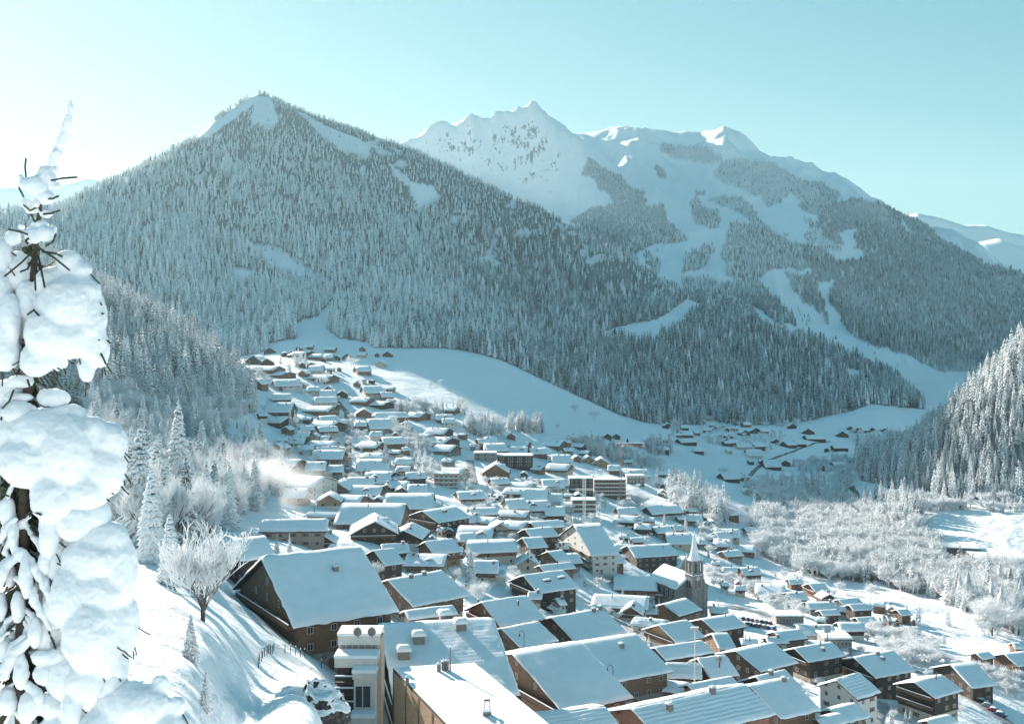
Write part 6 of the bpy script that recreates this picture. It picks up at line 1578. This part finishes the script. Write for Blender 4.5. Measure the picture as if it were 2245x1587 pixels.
G_ = [
 ('f', [(200,905),(552,905),(520,935),(600,1030),(628,1075),(560,1125),(500,1165),(430,1205),(330,1210),(240,1190),(200,1100)], 430, .55, 13, 25, 'in the wood left of the village', 1),
 ('f', [(200,868),(548,875),(556,915),(200,915)], 170, .5, 13, 21, 'at the foot of the left hill', 2),
 ('z6', [(1350,610),(1620,600),(1640,680),(1400,660)], 30, .5, 10, 16, 'on the meadow rim right of the top houses', 3),
 ('z6', [(1620,640),(1900,620),(1960,680),(1700,680)], 22, .7, 10, 17, 'above the terrace houses', 4),
 ('z6', [(1950,760),(2230,760),(2245,860),(2080,880)], 44, .6, 12, 20, 'in the clump right of the terrace houses', 5),
 ('z6', [(1330,720),(1480,850),(1650,960),(1620,1010),(1500,960),(1330,810)], 46, .3, 10, 16, 'in the wooded dip beside the lower street', 6),
 ('z6', [(1560,960),(1700,1180),(1600,1250),(1520,1050)], 22, .5, 10, 16, 'at the lower end of the wooded dip', 7),
 ('z6', [(540,180),(640,180),(640,290),(540,290)], 14, .5, 9, 14, 'among the topmost houses', 8),
 ('z6', [(700,370),(900,380),(860,430),(700,430)], 8, .4, 8, 12, 'between the upper street houses', 9),
 ('z6', [(160,330),(300,330),(340,420),(200,400)], 12, .3, 8, 13, 'on the bank left of the upper street', 10),
 ('z7', [(80,225),(330,250),(350,290),(120,270)], 36, .6, 14, 21, 'in the left clump on the meadow', 11),
 ('z7', [(420,205),(720,225),(700,272),(430,245)], 44, .9, 14, 22, 'in the dense clump below the meadow', 12),
 ('z7', [(900,330),(1100,350),(1540,500),(1540,565),(1300,505),(1000,400)], 80, .6, 12, 19, 'in the belt behind the building site', 13),
 ('z7', [(1560,380),(1760,380),(1770,440),(1600,440)], 34, .9, 14, 22, 'in the dark clump above the broad cone spruce', 14),
 ('z7', [(1560,500),(1690,520),(1680,580),(1560,570)], 12, .1, 10, 15, 'below the dark clump', 15),
 ('z7', [(1740,700),(1960,740),(2245,900),(2245,1010),(2060,1040),(1760,830)], 84, .75, 14, 24, 'in the grove right of the centre', 16),
 ('z7', [(1440,740),(1530,840),(1560,860),(1460,860)], 10, 0, 8, 12, 'on the bank under the terraced block', 17),
 ('z8', [(560,560),(1240,480),(1240,700),(900,740),(700,640)], 120, .6, 14, 22, 'in the shaded valley floor', 18),
 ('z8', [(880,420),(1240,380),(1300,520),(1000,500)], 70, .2, 10, 15, 'around the shaded valley road', 19),
 ('z8', [(1300,300),(1540,240),(1560,420),(1340,480)], 80, .7, 14, 22, 'at the shaded foot of the right hill', 20),
 ('z8', [(1240,240),(1500,240),(1480,290),(1260,300)], 24, .2, 8, 13, 'below the far hamlet', 21),
 ('z8', [(190,180),(250,185),(240,262),(195,262)], 14, .7, 12, 18, 'left of the far hamlet', 22),
 ('z8', [(340,160),(900,130),(1060,190),(880,210),(500,200)], 100, .3, 8, 14, 'along the far wood edge above the hamlet', 23),
 ('z8', [(330,210),(860,230),(860,300),(740,350),(400,300)], 90, .25, 6, 11, 'between the far hamlet houses', 24),
 ('f', [(1640,1125),(1760,1135),(1890,1120),(1990,1165),(2050,1200),(2075,1250),(2245,1262),(2245,1400),(2130,1350),(2064,1318),(1915,1282),(1832,1278),(1752,1262),(1660,1215)], 980, .22, 12, 20, 'in the river wood right of the village', 25),
 ('z8', [(1320,640),(1660,640),(1660,830),(1480,830),(1300,800)], 90, .75, 15, 24, 'in front of the right hill', 26),
 ('z8', [(1660,640),(2245,640),(2245,700),(1680,690)], 70, .5, 8, 15, 'along the foot of the right hill', 27),
 ('z5', [(1900,740),(2245,700),(2245,900),(1960,880)], 36, .1, 9, 14, 'on the meadow at the right edge', 28),
 ('z5', [(1080,820),(1650,960),(1680,1120),(1420,1100),(1200,900)], 90, 0, 6, 10, 'in the thicket right of the low grey building', 29),
 ('z5', [(1680,1050),(1950,1100),(2245,1200),(2245,1330),(2000,1200),(1750,1120)], 44, 0, 4, 8, 'on the bank above the lower right chalets', 30),
 ('z5', [(330,560),(520,560),(760,700),(800,760),(560,700)], 60, .05, 5, 9, 'uphill of the parking place', 31),
 ('z5', [(140,450),(300,480),(330,600),(190,560)], 24, .05, 5, 9, 'right of the church tower', 32),
 ('z5', [(90,160),(220,160),(200,420),(120,330)], 16, .4, 6, 11, 'among the small houses above the church', 33),
 ('z5', [(500,420),(760,520),(1000,620),(980,660),(700,560),(480,480)], 16, .1, 5, 8, 'under the meadow beside the river wood', 34),
 ('z7', [(0,640),(420,650),(1500,700),(1500,900),(0,960)], 160, .25, 4, 9, 'in the gardens of the packed centre', 35),
 ('z6', [(560,850),(1000,650),(1300,900),(1300,1180),(900,1250),(480,1150)], 120, .3, 4, 9, 'in the gardens along the lower street', 36),
 ('z4', [(0,200),(1250,200),(1250,700),(0,700)], 120, .15, 3, 7, 'in the gardens left of the church', 37),
 ('z4', [(300,700),(1700,700),(1700,1300),(1200,1300)], 60, .2, 3, 6, 'in the gaps between the front chalets', 38),
 ('z5', [(100,900),(1400,900),(1900,1200),(1800,1468),(900,1468)], 80, .25, 3, 6, 'in the gaps between the lower right chalets', 39),
]
for g_ in G_: grove(*g_)
TREES.sort(key=lambda t: -t[6])
def trunk_me():
    mb = MB().tube([(0, 0, -.03), (0, 0, .3), (0, 0, .75)], [.016, .012, .004], 6)
    me = bpy.data.meshes.new('trunk'); me.from_pydata(mb.v, [], mb.f); me.materials.append(M_TRUNK); return me
TRM = trunk_me()
def trunk_b():
    mb = MB().tube([(0, 0, -.04), (0, 0, .12), (0, 0, .24)], [.024, .019, .014], 7)
    me = bpy.data.meshes.new('trunk'); me.from_pydata(mb.v, [], mb.f); me.materials.append(M_TRUNK); return me
TRB = trunk_b()
cntS = cntB = 0; rs, rb = [], []; rt = random.Random(77)
for (k, x, y, h, lab, grp, hp) in TREES:
    z = ground(x, y) - .25
    if k == 'S':
        if cntS < 300:
            cntS += 1
            me = SP_NEAR[cntS % 3] if hp > 75 else SP_MID[cntS % 4]
            w = h * rt.uniform(1.05, 1.4)
            root = empty('spruce_tree', (x, y, z), rt.uniform(0, 6.28), lab, 'spruce tree', grp)
            o = link('crown', me, root); o.scale = (w, w, h)
            o = link('trunk', TRM, root); o.scale = (h, h, h)
        else: rs.append(((x, y, z), (h, h, h)))
    else:
        if cntB < 300:
            cntB += 1
            me = BR_NEAR[cntB % 2] if hp > 100 else BR_MID[cntB % 4]
            w = h * rt.uniform(.9, 1.2)
            root = empty('frosted_tree', (x, y, z), rt.uniform(0, 6.28), lab, 'bare tree', grp)
            o = link('crown', me, root); o.scale = (w, w, h)
            o = link('trunk', TRB, root); o.scale = (h, h, h)
        else: rb.append(((x, y, z), (h * 1.1, h * 1.1, h)))
print('TREES', len(TREES), cntS, cntB, len(rs), len(rb))
instancer('spruce_grove', [p for p, s in rs], [s for p, s in rs], COLL_MID, 'more snow frosted spruces scattered through the valley woods')
instancer('frosted_wood', [p for p, s in rb], [s for p, s in rb], COLL_BR, 'white frosted bare trees massed in the river wood')
fp = np.array(far_P); fs = np.array(far_S); qx = CX + F_PX * fp[:, 0] / fp[:, 1]; qy = HY - F_PX * fp[:, 2] / fp[:, 1]
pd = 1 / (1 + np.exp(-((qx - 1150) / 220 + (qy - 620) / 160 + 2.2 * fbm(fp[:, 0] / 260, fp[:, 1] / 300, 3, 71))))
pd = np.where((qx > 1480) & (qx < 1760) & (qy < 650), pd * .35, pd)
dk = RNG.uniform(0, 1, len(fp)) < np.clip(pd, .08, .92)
instancer('spruce_forest', fp[~dk], fs[~dk], PROTO, 'white frosted spruces of the forest covering the mountainsides')
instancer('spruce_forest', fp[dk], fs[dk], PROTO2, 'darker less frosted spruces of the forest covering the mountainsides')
instancer('spruce_wood', mid_P, mid_S, COLL_MID, 'snow frosted spruces covering the two near hills')
# ------------------------------------------------------------------ the snow laden spruce close to the camera
FD = 8.0
def fgp(px, py, dd=0.0): 
    d = FD + dd
    return Vector(((px - CX) / F_PX * d, d, -(py - HY) / F_PX * d))
def fg_snow_material():
    m, nt, b = new_mat('heaped_snow')
    tc = N(nt, 'ShaderNodeTexCoord')
    n1 = N(nt, 'ShaderNodeTexNoise'); n1.inputs['Scale'].default_value = 14; n1.inputs['Detail'].default_value = 8
    n2 = N(nt, 'ShaderNodeTexNoise'); n2.inputs['Scale'].default_value = 120; n2.inputs['Detail'].default_value = 3
    nt.links.new(tc.outputs['Object'], n1.inputs['Vector']); nt.links.new(tc.outputs['Object'], n2.inputs['Vector'])
    b.inputs['Base Color'].default_value = (.82, .86, .885, 1); b.inputs['Roughness'].default_value = .7
    b.inputs['Subsurface Weight'].default_value = .35; b.inputs['Subsurface Radius'].default_value = (.05, .06, .07); b.inputs['Subsurface Scale'].default_value = .6
    a = N(nt, 'ShaderNodeMath', operation='MULTIPLY_ADD'); nt.links.new(n2.outputs[0], a.inputs[0]); a.inputs[1].default_value = .12; nt.links.new(n1.outputs[0], a.inputs[2])
    bp = N(nt, 'ShaderNodeBump'); bp.inputs['Distance'].default_value = .012; bp.inputs['Strength'].default_value = .8
    nt.links.new(a.outputs[0], bp.inputs['Height']); nt.links.new(bp.outputs[0], b.inputs['Normal'])
    return m
M_FGS = fg_snow_material()
M_NEEDLE = plain('spruce_needles', (.045, .060, .030), .6, .4, 30)
M_BARK2 = plain('spruce_bark', (.06, .045, .035), .9, .4, 25)
root = empty('spruce_tree', fgp(60, 1700) , 0, 'spruce top laden with huge lumps of snow, close up at the left edge', 'spruce tree')
RO = root.location.copy()
BLOBS = [
 [('t', [(155,226,6),(152,245,8),(147,268,9),(140,292,10),(132,316,11),(122,340,12),(112,362,14)], 0)],
 [(100,388,22,26,0),(78,408,27,24,-.03),(52,402,13,13,0),(97,432,24,17,-.02),(124,408,11,9,0),(45,388,9,8,.02),(118,372,9,10,0)],
 [(60,446,13,14,-.02),(80,446,9,10,-.05),(72,462,16,8,0),(100,470,14,7,0)],
 [(75,515,22,18,-.03),(100,512,22,18,-.06),(118,504,9,12,-.02),(48,498,9,7,0),(30,522,19,18,0),(88,492,20,8,-.02)],
 [(-10,560,38,44,0),(-25,640,55,80,.02),(-15,720,55,80,.0),(10,770,36,46,-.03),(25,700,22,60,-.05)],
 [(152,572,30,26,0),(176,592,26,22,0),(120,618,44,36,.02),(150,668,68,66,0),(196,700,38,76,.02),(206,750,30,60,.02),(150,742,56,46,-.03),(100,730,46,56,-.06),(190,806,19,34,0),(80,790,36,38,-.05),(225,770,14,40,.03),(60,660,26,50,.03),(178,640,44,40,0),(120,790,30,24,-.03)],
 [(45,836,28,16,0),(108,860,22,9,.02),(40,872,34,12,0),(20,850,20,18,.04)],
 [(92,950,84,58,0),(148,990,62,86,-.03),(60,1010,62,62,-.05),(243,968,36,44,.03),(232,1030,44,62,.03),(182,1078,56,50,0),(120,1090,52,58,-.06),(110,1170,24,58,-.05),(101,1232,17,32,-.05),(24,948,38,44,0),(150,905,40,20,.02),(262,1000,16,60,.04),(200,950,40,40,.02)],
 [(226,1180,58,42,.03),(262,1250,38,86,.05),(205,1226,72,52,0),(160,1310,48,78,-.04),(196,1390,58,86,-.06),(232,1390,42,106,0),(186,1496,44,40,-.06),(288,1370,18,62,.08),(160,1560,24,50,-.08),(262,1462,20,46,.03),(120,1330,30,50,0),(215,1300,60,60,0)],
 [(288,1546,84,56,.03),(230,1600,80,60,0),(350,1498,20,22,.05),(386,1548,22,24,.06),(340,1604,62,46,.04),(372,1590,40,30,.05)],
 [(30,1180,10,44,-.05),(58,1262,14,52,-.08),(40,1330,15,38,-.03),(16,1120,18,34,-.02),(76,1386,14,36,-.08),(12,1424,18,32,0),(46,1472,16,42,-.06),(98,1478,26,24,-.04),(18,1536,24,34,0),(62,1550,22,34,-.06),(108,1545,30,30,-.02),(24,1258,12,30,.02),(90,1440,24,16,-.05),(130,1440,26,26,-.02),(2,1330,14,34,0),(120,1600,40,30,-.02)],
]
_tex = bpy.data.textures.new('lumps', 'CLOUDS'); _tex.noise_scale = .10; _tex.noise_depth = 3
SMI = 8
_tex2 = bpy.data.textures.new('crumbs', 'CLOUDS'); _tex2.noise_scale = .03; _tex2.noise_depth = 2
def blob_mesh(spec, vox=.014):
    bm = bmesh.new()
    for s_ in spec:
        if s_[0] == 't':
            for (a, b_) in zip(s_[1][:-1], s_[1][1:]):
                for k in range(4):
                    t = k / 4; px = a[0] + (b_[0] - a[0]) * t; py = a[1] + (b_[1] - a[1]) * t; r_ = (a[2] + (b_[2] - a[2]) * t) * FD / F_PX
                    m4 = Matrix.Translation(fgp(px, py) - RO) @ Matrix.Scale(r_ * (1 + .12 * math.sin(px * 3)), 4)
                    bmesh.ops.create_icosphere(bm, subdivisions=3, radius=1, matrix=m4)
        else:
            px, py, rx, ry, dd = s_; k = FD / F_PX
            rd = min(rx, ry) * .55 + max(rx, ry) * .25
            m4 = Matrix.Translation(fgp(px, py, dd) - RO) @ Matrix.Diagonal((rx * k, rd * k, ry * k, 1))
            bmesh.ops.create_icosphere(bm, subdivisions=3, radius=1, matrix=m4)
    me = bpy.data.meshes.new('snow_load'); bm.to_mesh(me); bm.free()
    o = bpy.data.objects.new('tmp', me); COL.objects.link(o)
    md = o.modifiers.new('r', 'REMESH'); md.mode = 'VOXEL'; md.voxel_size = vox; md.use_smooth_shade = True
    sm = o.modifiers.new('s', 'SMOOTH'); sm.factor = .5; sm.iterations = SMI
    dp = o.modifiers.new('d', 'DISPLACE'); dp.texture = _tex; dp.strength = .028; dp.mid_level = .5; dp.texture_coords = 'LOCAL'
    d2 = o.modifiers.new('d2', 'DISPLACE'); d2.texture = _tex2; d2.strength = .012; d2.mid_level = .5; d2.texture_coords = 'LOCAL'
    dg = bpy.context.evaluated_depsgraph_get(); dg.update()
    out = bpy.data.meshes.new_from_object(o.evaluated_get(dg)); out.name = 'snow_load'
    bpy.data.objects.remove(o); out.materials.clear(); out.materials.append(M_FGS)
    out.polygons.foreach_set('use_smooth', np.ones(len(out.polygons), dtype=bool))
    return out
# the inner boughs: drooping fingers of snow over dark needles, filling the tree down the left edge
rq = random.Random(12); FING = []; INNER = []
for i in range(120):
    y = rq.uniform(880, 1620); side = rq.choice([-1, -1, 1, 1, 1]); x0 = 52 + rq.uniform(-22, 22); ln = rq.uniform(40, 100); dd = rq.uniform(-.04, .22)
    x1, y1, x2, y2 = x0 + side * ln * .45, y + ln * .35, x0 + side * ln * .75, y + ln * 1.05
    INNER.append([(x0, y, dd + .02), (x1, y1 + 8, dd), (x2, y2 + 12, dd - .02)])
    if rq.random() < .42:
        r0 = rq.uniform(6, 13)
        FING.append([(x0 + (x1 - x0) * t, y + (y1 - y) * t, r0 * (.8 + .4 * t), r0 * (.8 + .3 * t), dd - .04) for t in (0, .35, .7, 1)] + [(x1 + (x2 - x1) * t, y1 + (y2 - y1) * t, r0 * (1.1 - .3 * t), r0 * (1.3 - .2 * t), dd - .06) for t in (.33, .66, 1)])
BLOBS.append([(40,905,38,30,-.03)])
BLOBS.append([(118,872,38,22,.03)])
BLOBS.append([(165,1142,52,46,-.01),(124,1232,30,58,.02),(150,1480,50,60,.02),(242,1502,38,48,.03),(104,1382,34,56,.05),(170,1290,40,50,0),(200,1130,44,40,.02)])
BLOBS.append([b for f in FING[::2] for b in f]); BLOBS.append([b for f in FING[1::2] for b in f])
BLOBS.append([(-20, 930, 50, 60, .10), (-35, 1080, 50, 80, .12), (-40, 1350, 50, 80, .14), (60, 700, 40, 60, .12), (40, 600, 46, 50, .10), (20, 860, 40, 30, .08), (150, 1180, 40, 70, .12), (130, 1420, 36, 80, .14), (110, 1300, 30, 60, .16)])
for i, s_ in enumerate(BLOBS): link('snow_load', blob_mesh(s_, .008 if i in (0, 1, 2, 3, 6) else .013), root)
# trunk
tr = [(112,362,3),(100,400,5),(88,450,7),(80,520,9),(72,620,12),(66,740,14),(58,900,17),(52,1100,20),(50,1300,23),(50,1500,26),(52,1700,30)]
MB().tube([fgp(p[0], p[1], .03) - RO for p in tr] + [Vector((0, 0, -2.6))], [p[2] * .62 * FD / F_PX for p in tr] + [.08], 10).build('trunk', M_BARK2, root, smooth=True)
# needle covered shoots
def shoot(pts, r_core, nl, seed, dens=340, snow=False):
    r = random.Random(seed); V = []; F = []
    P = [fgp(*p) - RO for p in pts]
    tot = 0
    for a, b_ in zip(P[:-1], P[1:]):
        L = (b_ - a).length; d = (b_ - a).normalized(); u = d.orthogonal().normalized(); w = d.cross(u)
        for k in range(int(L * dens)):
            t = r.random(); c = a + (b_ - a) * t; an = r.uniform(0, 6.283)
            o = u * math.cos(an) + w * math.sin(an)
            tip = c + (o * .85 + d * .75).normalized() * nl * r.uniform(.7, 1.15)
            s = o.cross(d) * .0026
            b0 = len(V); V += [tuple(c + s), tuple(c - s), tuple(tip)]; F.append((b0, b0 + 1, b0 + 2))
    mb = MB().tube(P, r_core, 5); b0 = len(V); V += mb.v; F += [tuple(b0 + i for i in f) for f in mb.f]
    me = bpy.data.meshes.new('branch'); me.from_pydata(V, [], F); me.materials.append(M_NEEDLE)
    return link('branch', me, root)
SH = [[(57,347,0),(55,366,0),(57,388,0)], [(112,396,-.05),(140,391,-.07),(168,389,-.09)], [(48,392,0),(42,412,0),(52,432,0)], [(100,436,-.04),(115,436,-.07),(128,430,-.1)], [(95,470,-.04),(112,468,-.07),(130,462,-.1)],
 [(85,452,-.02),(66,462,-.05),(52,450,-.07)], [(90,478,-.03),(76,486,-.07),(68,470,-.1)], [(75,520,-.05),(50,510,-.1),(20,503,-.12)], [(100,540,-.05),(116,530,-.09),(122,514,-.12)], [(78,545,-.06),(48,575,-.12),(10,606,-.15)],
 [(80,545,-.07),(76,590,-.14),(78,636,-.18)], [(88,545,-.07),(120,566,-.13),(152,592,-.18)], [(92,552,-.06),(122,556,-.12),(136,562,-.15)], [(78,556,-.06),(60,590,-.16),(45,596,-.2)], [(84,560,-.08),(92,600,-.15),(98,630,-.19)], [(66,520,-.05),(56,528,-.12),(60,534,-.15)],
 [(217,768,-.02),(226,784,-.05),(232,798,-.06)], [(60,690,-.20),(74,680,-.24),(86,692,-.26)], [(30,855,-.05),(20,880,-.1),(5,895,-.12)], [(60,832,-.04),(66,850,-.1)], [(10,900,-.05),(2,920,-.1)], [(20,1088,-.10),(2,1080,-.14)], [(70,1120,-.12),(90,1128,-.2)]]
for i, p in enumerate(SH): shoot(p, .007, .015, i, 1500)
for i, p in enumerate(INNER): shoot(p, .008, .026, 400 + i, 800)
rr = random.Random(5)
for i in range(60):
    y = rr.uniform(870, 1600); x0 = 50 + rr.uniform(-15, 15)
    side = rr.choice([-1, 1, 1]); ln = rr.uniform(35, 100)
    x1 = x0 + side * ln * .55; x2 = x0 + side * ln * .9
    dd = rr.uniform(.02, .2)
    shoot([(x0, y, .02), (x1, y + ln * .4, dd), (x2, y + ln * 1.1, dd)], .008, .022, 50 + i, 800)
for i in range(30):
    y = rr.uniform(560, 900); x0 = 72 + rr.uniform(-10, 10); side = rr.choice([-1, 1]); ln = rr.uniform(25, 60)
    shoot([(x0, y, .03), (x0 + side * ln * .6, y + ln * .4, .03), (x0 + side * ln, y + ln, .04)], .006, .018, 180 + i, 700)
# trees that reach above the drifting snow mist and the chimney smoke
def puff(name, c, rad, dens, label, seed, scale):
    m, nt, b = new_mat(name); nt.nodes.remove(b)
    tc = N(nt, 'ShaderNodeTexCoord'); nz = N(nt, 'ShaderNodeTexNoise'); nz.inputs['Scale'].default_value = scale; nz.inputs['Detail'].default_value = 4
    nt.links.new(tc.outputs['Object'], nz.inputs['Vector'])
    ln = N(nt, 'ShaderNodeVectorMath', operation='LENGTH'); nt.links.new(tc.outputs['Object'], ln.inputs[0])
    fo = N(nt, 'ShaderNodeMapRange'); fo.inputs['From Min'].default_value = 1.0; fo.inputs['From Max'].default_value = .15; nt.links.new(ln.outputs['Value'], fo.inputs[0])
    r = ramp(nt, nz.outputs[0], [(.42, g(0)), (.72, g(1))])
    a = N(nt, 'ShaderNodeMath', operation='MULTIPLY'); nt.links.new(r.outputs[0], a.inputs[0]); nt.links.new(fo.outputs[0], a.inputs[1])
    b2 = N(nt, 'ShaderNodeMath', operation='MULTIPLY'); nt.links.new(a.outputs[0], b2.inputs[0]); b2.inputs[1].default_value = dens
    v = N(nt, 'ShaderNodeVolumePrincipled'); v.inputs['Color'].default_value = (.95, .96, .97, 1); v.inputs['Anisotropy'].default_value = .3
    nt.links.new(b2.outputs[0], v.inputs['Density']); nt.links.new(v.outputs[0], nt.nodes['Material Output'].inputs['Volume'])
    bm = bmesh.new(); bmesh.ops.create_icosphere(bm, subdivisions=3, radius=1); me = bpy.data.meshes.new(name); bm.to_mesh(me); bm.free(); me.materials.append(m)
    o = link(name, me, None, c); o.scale = rad; tag(o, label, kind='stuff')
puff('smoke', pix(566, 1060, 500), (34, 14, 20), .16, 'white smoke drifting over the trees left of the village', 3, 2.2)
puff('snow_mist', pix(2075, 835, 2080), (150, 80, 60), .02, 'snow mist blown up from the piste', 4, 2.5)

# needle tips poking out from under the snow lumps, and a dark inner mass of boughs behind them
rp = random.Random(31)
for bi in (4, 5, 7, 8, 9):
    for (px, py, rx, ry, dd) in BLOBS[bi]:
        for k in range(3):
            a = rp.uniform(-.2, 3.3); x = px + rx * .93 * math.cos(a); y = py + ry * .93 * math.sin(a)
            l_ = rp.uniform(12, 30); ex = x + l_ * math.cos(a) * .8 + rp.uniform(-5, 5); ey = y + l_ * (abs(math.sin(a)) * .8 + .35)
            shoot([(x - 8 * math.cos(a), y - 8, dd), ((x + ex) / 2, (y + ey) / 2, dd - .02), (ex, ey, dd - .03)], .005, .013, 900 + bi * 50 + k, 1000)
for i in range(130):
    y = rp.uniform(560, 1600); side = rp.choice([-1, 1, 1]); x0 = 58 + rp.uniform(-20, 20); ln = rp.uniform(30, 85 if y > 880 else 50)
    shoot([(x0, y, .14), (x0 + side * ln * .6, y + ln * .35, .12), (x0 + side * ln, y + ln * 1.05, .14)], .012, .035, 1500 + i, 500)

# dense dark boughs behind the snow, right round the trunk
_tex3 = bpy.data.textures.new('boughs', 'CLOUDS'); _tex3.noise_scale = .05; _tex3.noise_depth = 4
def bough_mesh(spec):
    bm = bmesh.new(); k = FD / F_PX
    for px, py, rx, ry, dd in spec:
        bmesh.ops.create_icosphere(bm, subdivisions=3, radius=1, matrix=Matrix.Translation(fgp(px, py, dd) - RO) @ Matrix.Diagonal((rx * k, rx * k * .8, ry * k, 1)))
    me = bpy.data.meshes.new('bough'); bm.to_mesh(me); bm.free()
    o = bpy.data.objects.new('tmp', me); COL.objects.link(o)
    md = o.modifiers.new('r', 'REMESH'); md.mode = 'VOXEL'; md.voxel_size = .014
    dp = o.modifiers.new('d', 'DISPLACE'); dp.texture = _tex3; dp.strength = .16; dp.mid_level = .5; dp.texture_coords = 'LOCAL'
    dg = bpy.context.evaluated_depsgraph_get(); dg.update()
    out = bpy.data.meshes.new_from_object(o.evaluated_get(dg)); out.name = 'bough'; bpy.data.objects.remove(o); out.materials.clear(); out.materials.append(M_NEEDLE); return out
for k in range(4):
    sp_ = [(58 + rp.uniform(-45, 45), 905 + k * 185 + j * 24 + rp.uniform(-10, 10), rp.uniform(26, 44), rp.uniform(26, 50), rp.uniform(.10, .26)) for j in range(8)]
    link('bough', bough_mesh(sp_), root)
link('bough', bough_mesh([(66 + rp.uniform(-12, 12), 560 + j * 42, rp.uniform(14, 26), 30, .12) for j in range(8)]), root)
# ------------------------------------------------------------------ the air
HAZE = 2.0e-5
m, nt, b = new_mat('haze_air')
nt.nodes.remove(b)
vol = N(nt, 'ShaderNodeVolumePrincipled')
vol.inputs['Color'].default_value = (.72, .97, 1.0, 1)
vol.inputs['Density'].default_value = HAZE
vol.inputs['Anisotropy'].default_value = 0.42
nt.links.new(vol.outputs[0], nt.nodes['Material Output'].inputs['Volume'])
o = MB().box(-6000, 6000, -1600, 10500, -345, 1400).build('haze', m)
tag(o, 'thin pale haze in the cold valley air', kind='stuff')
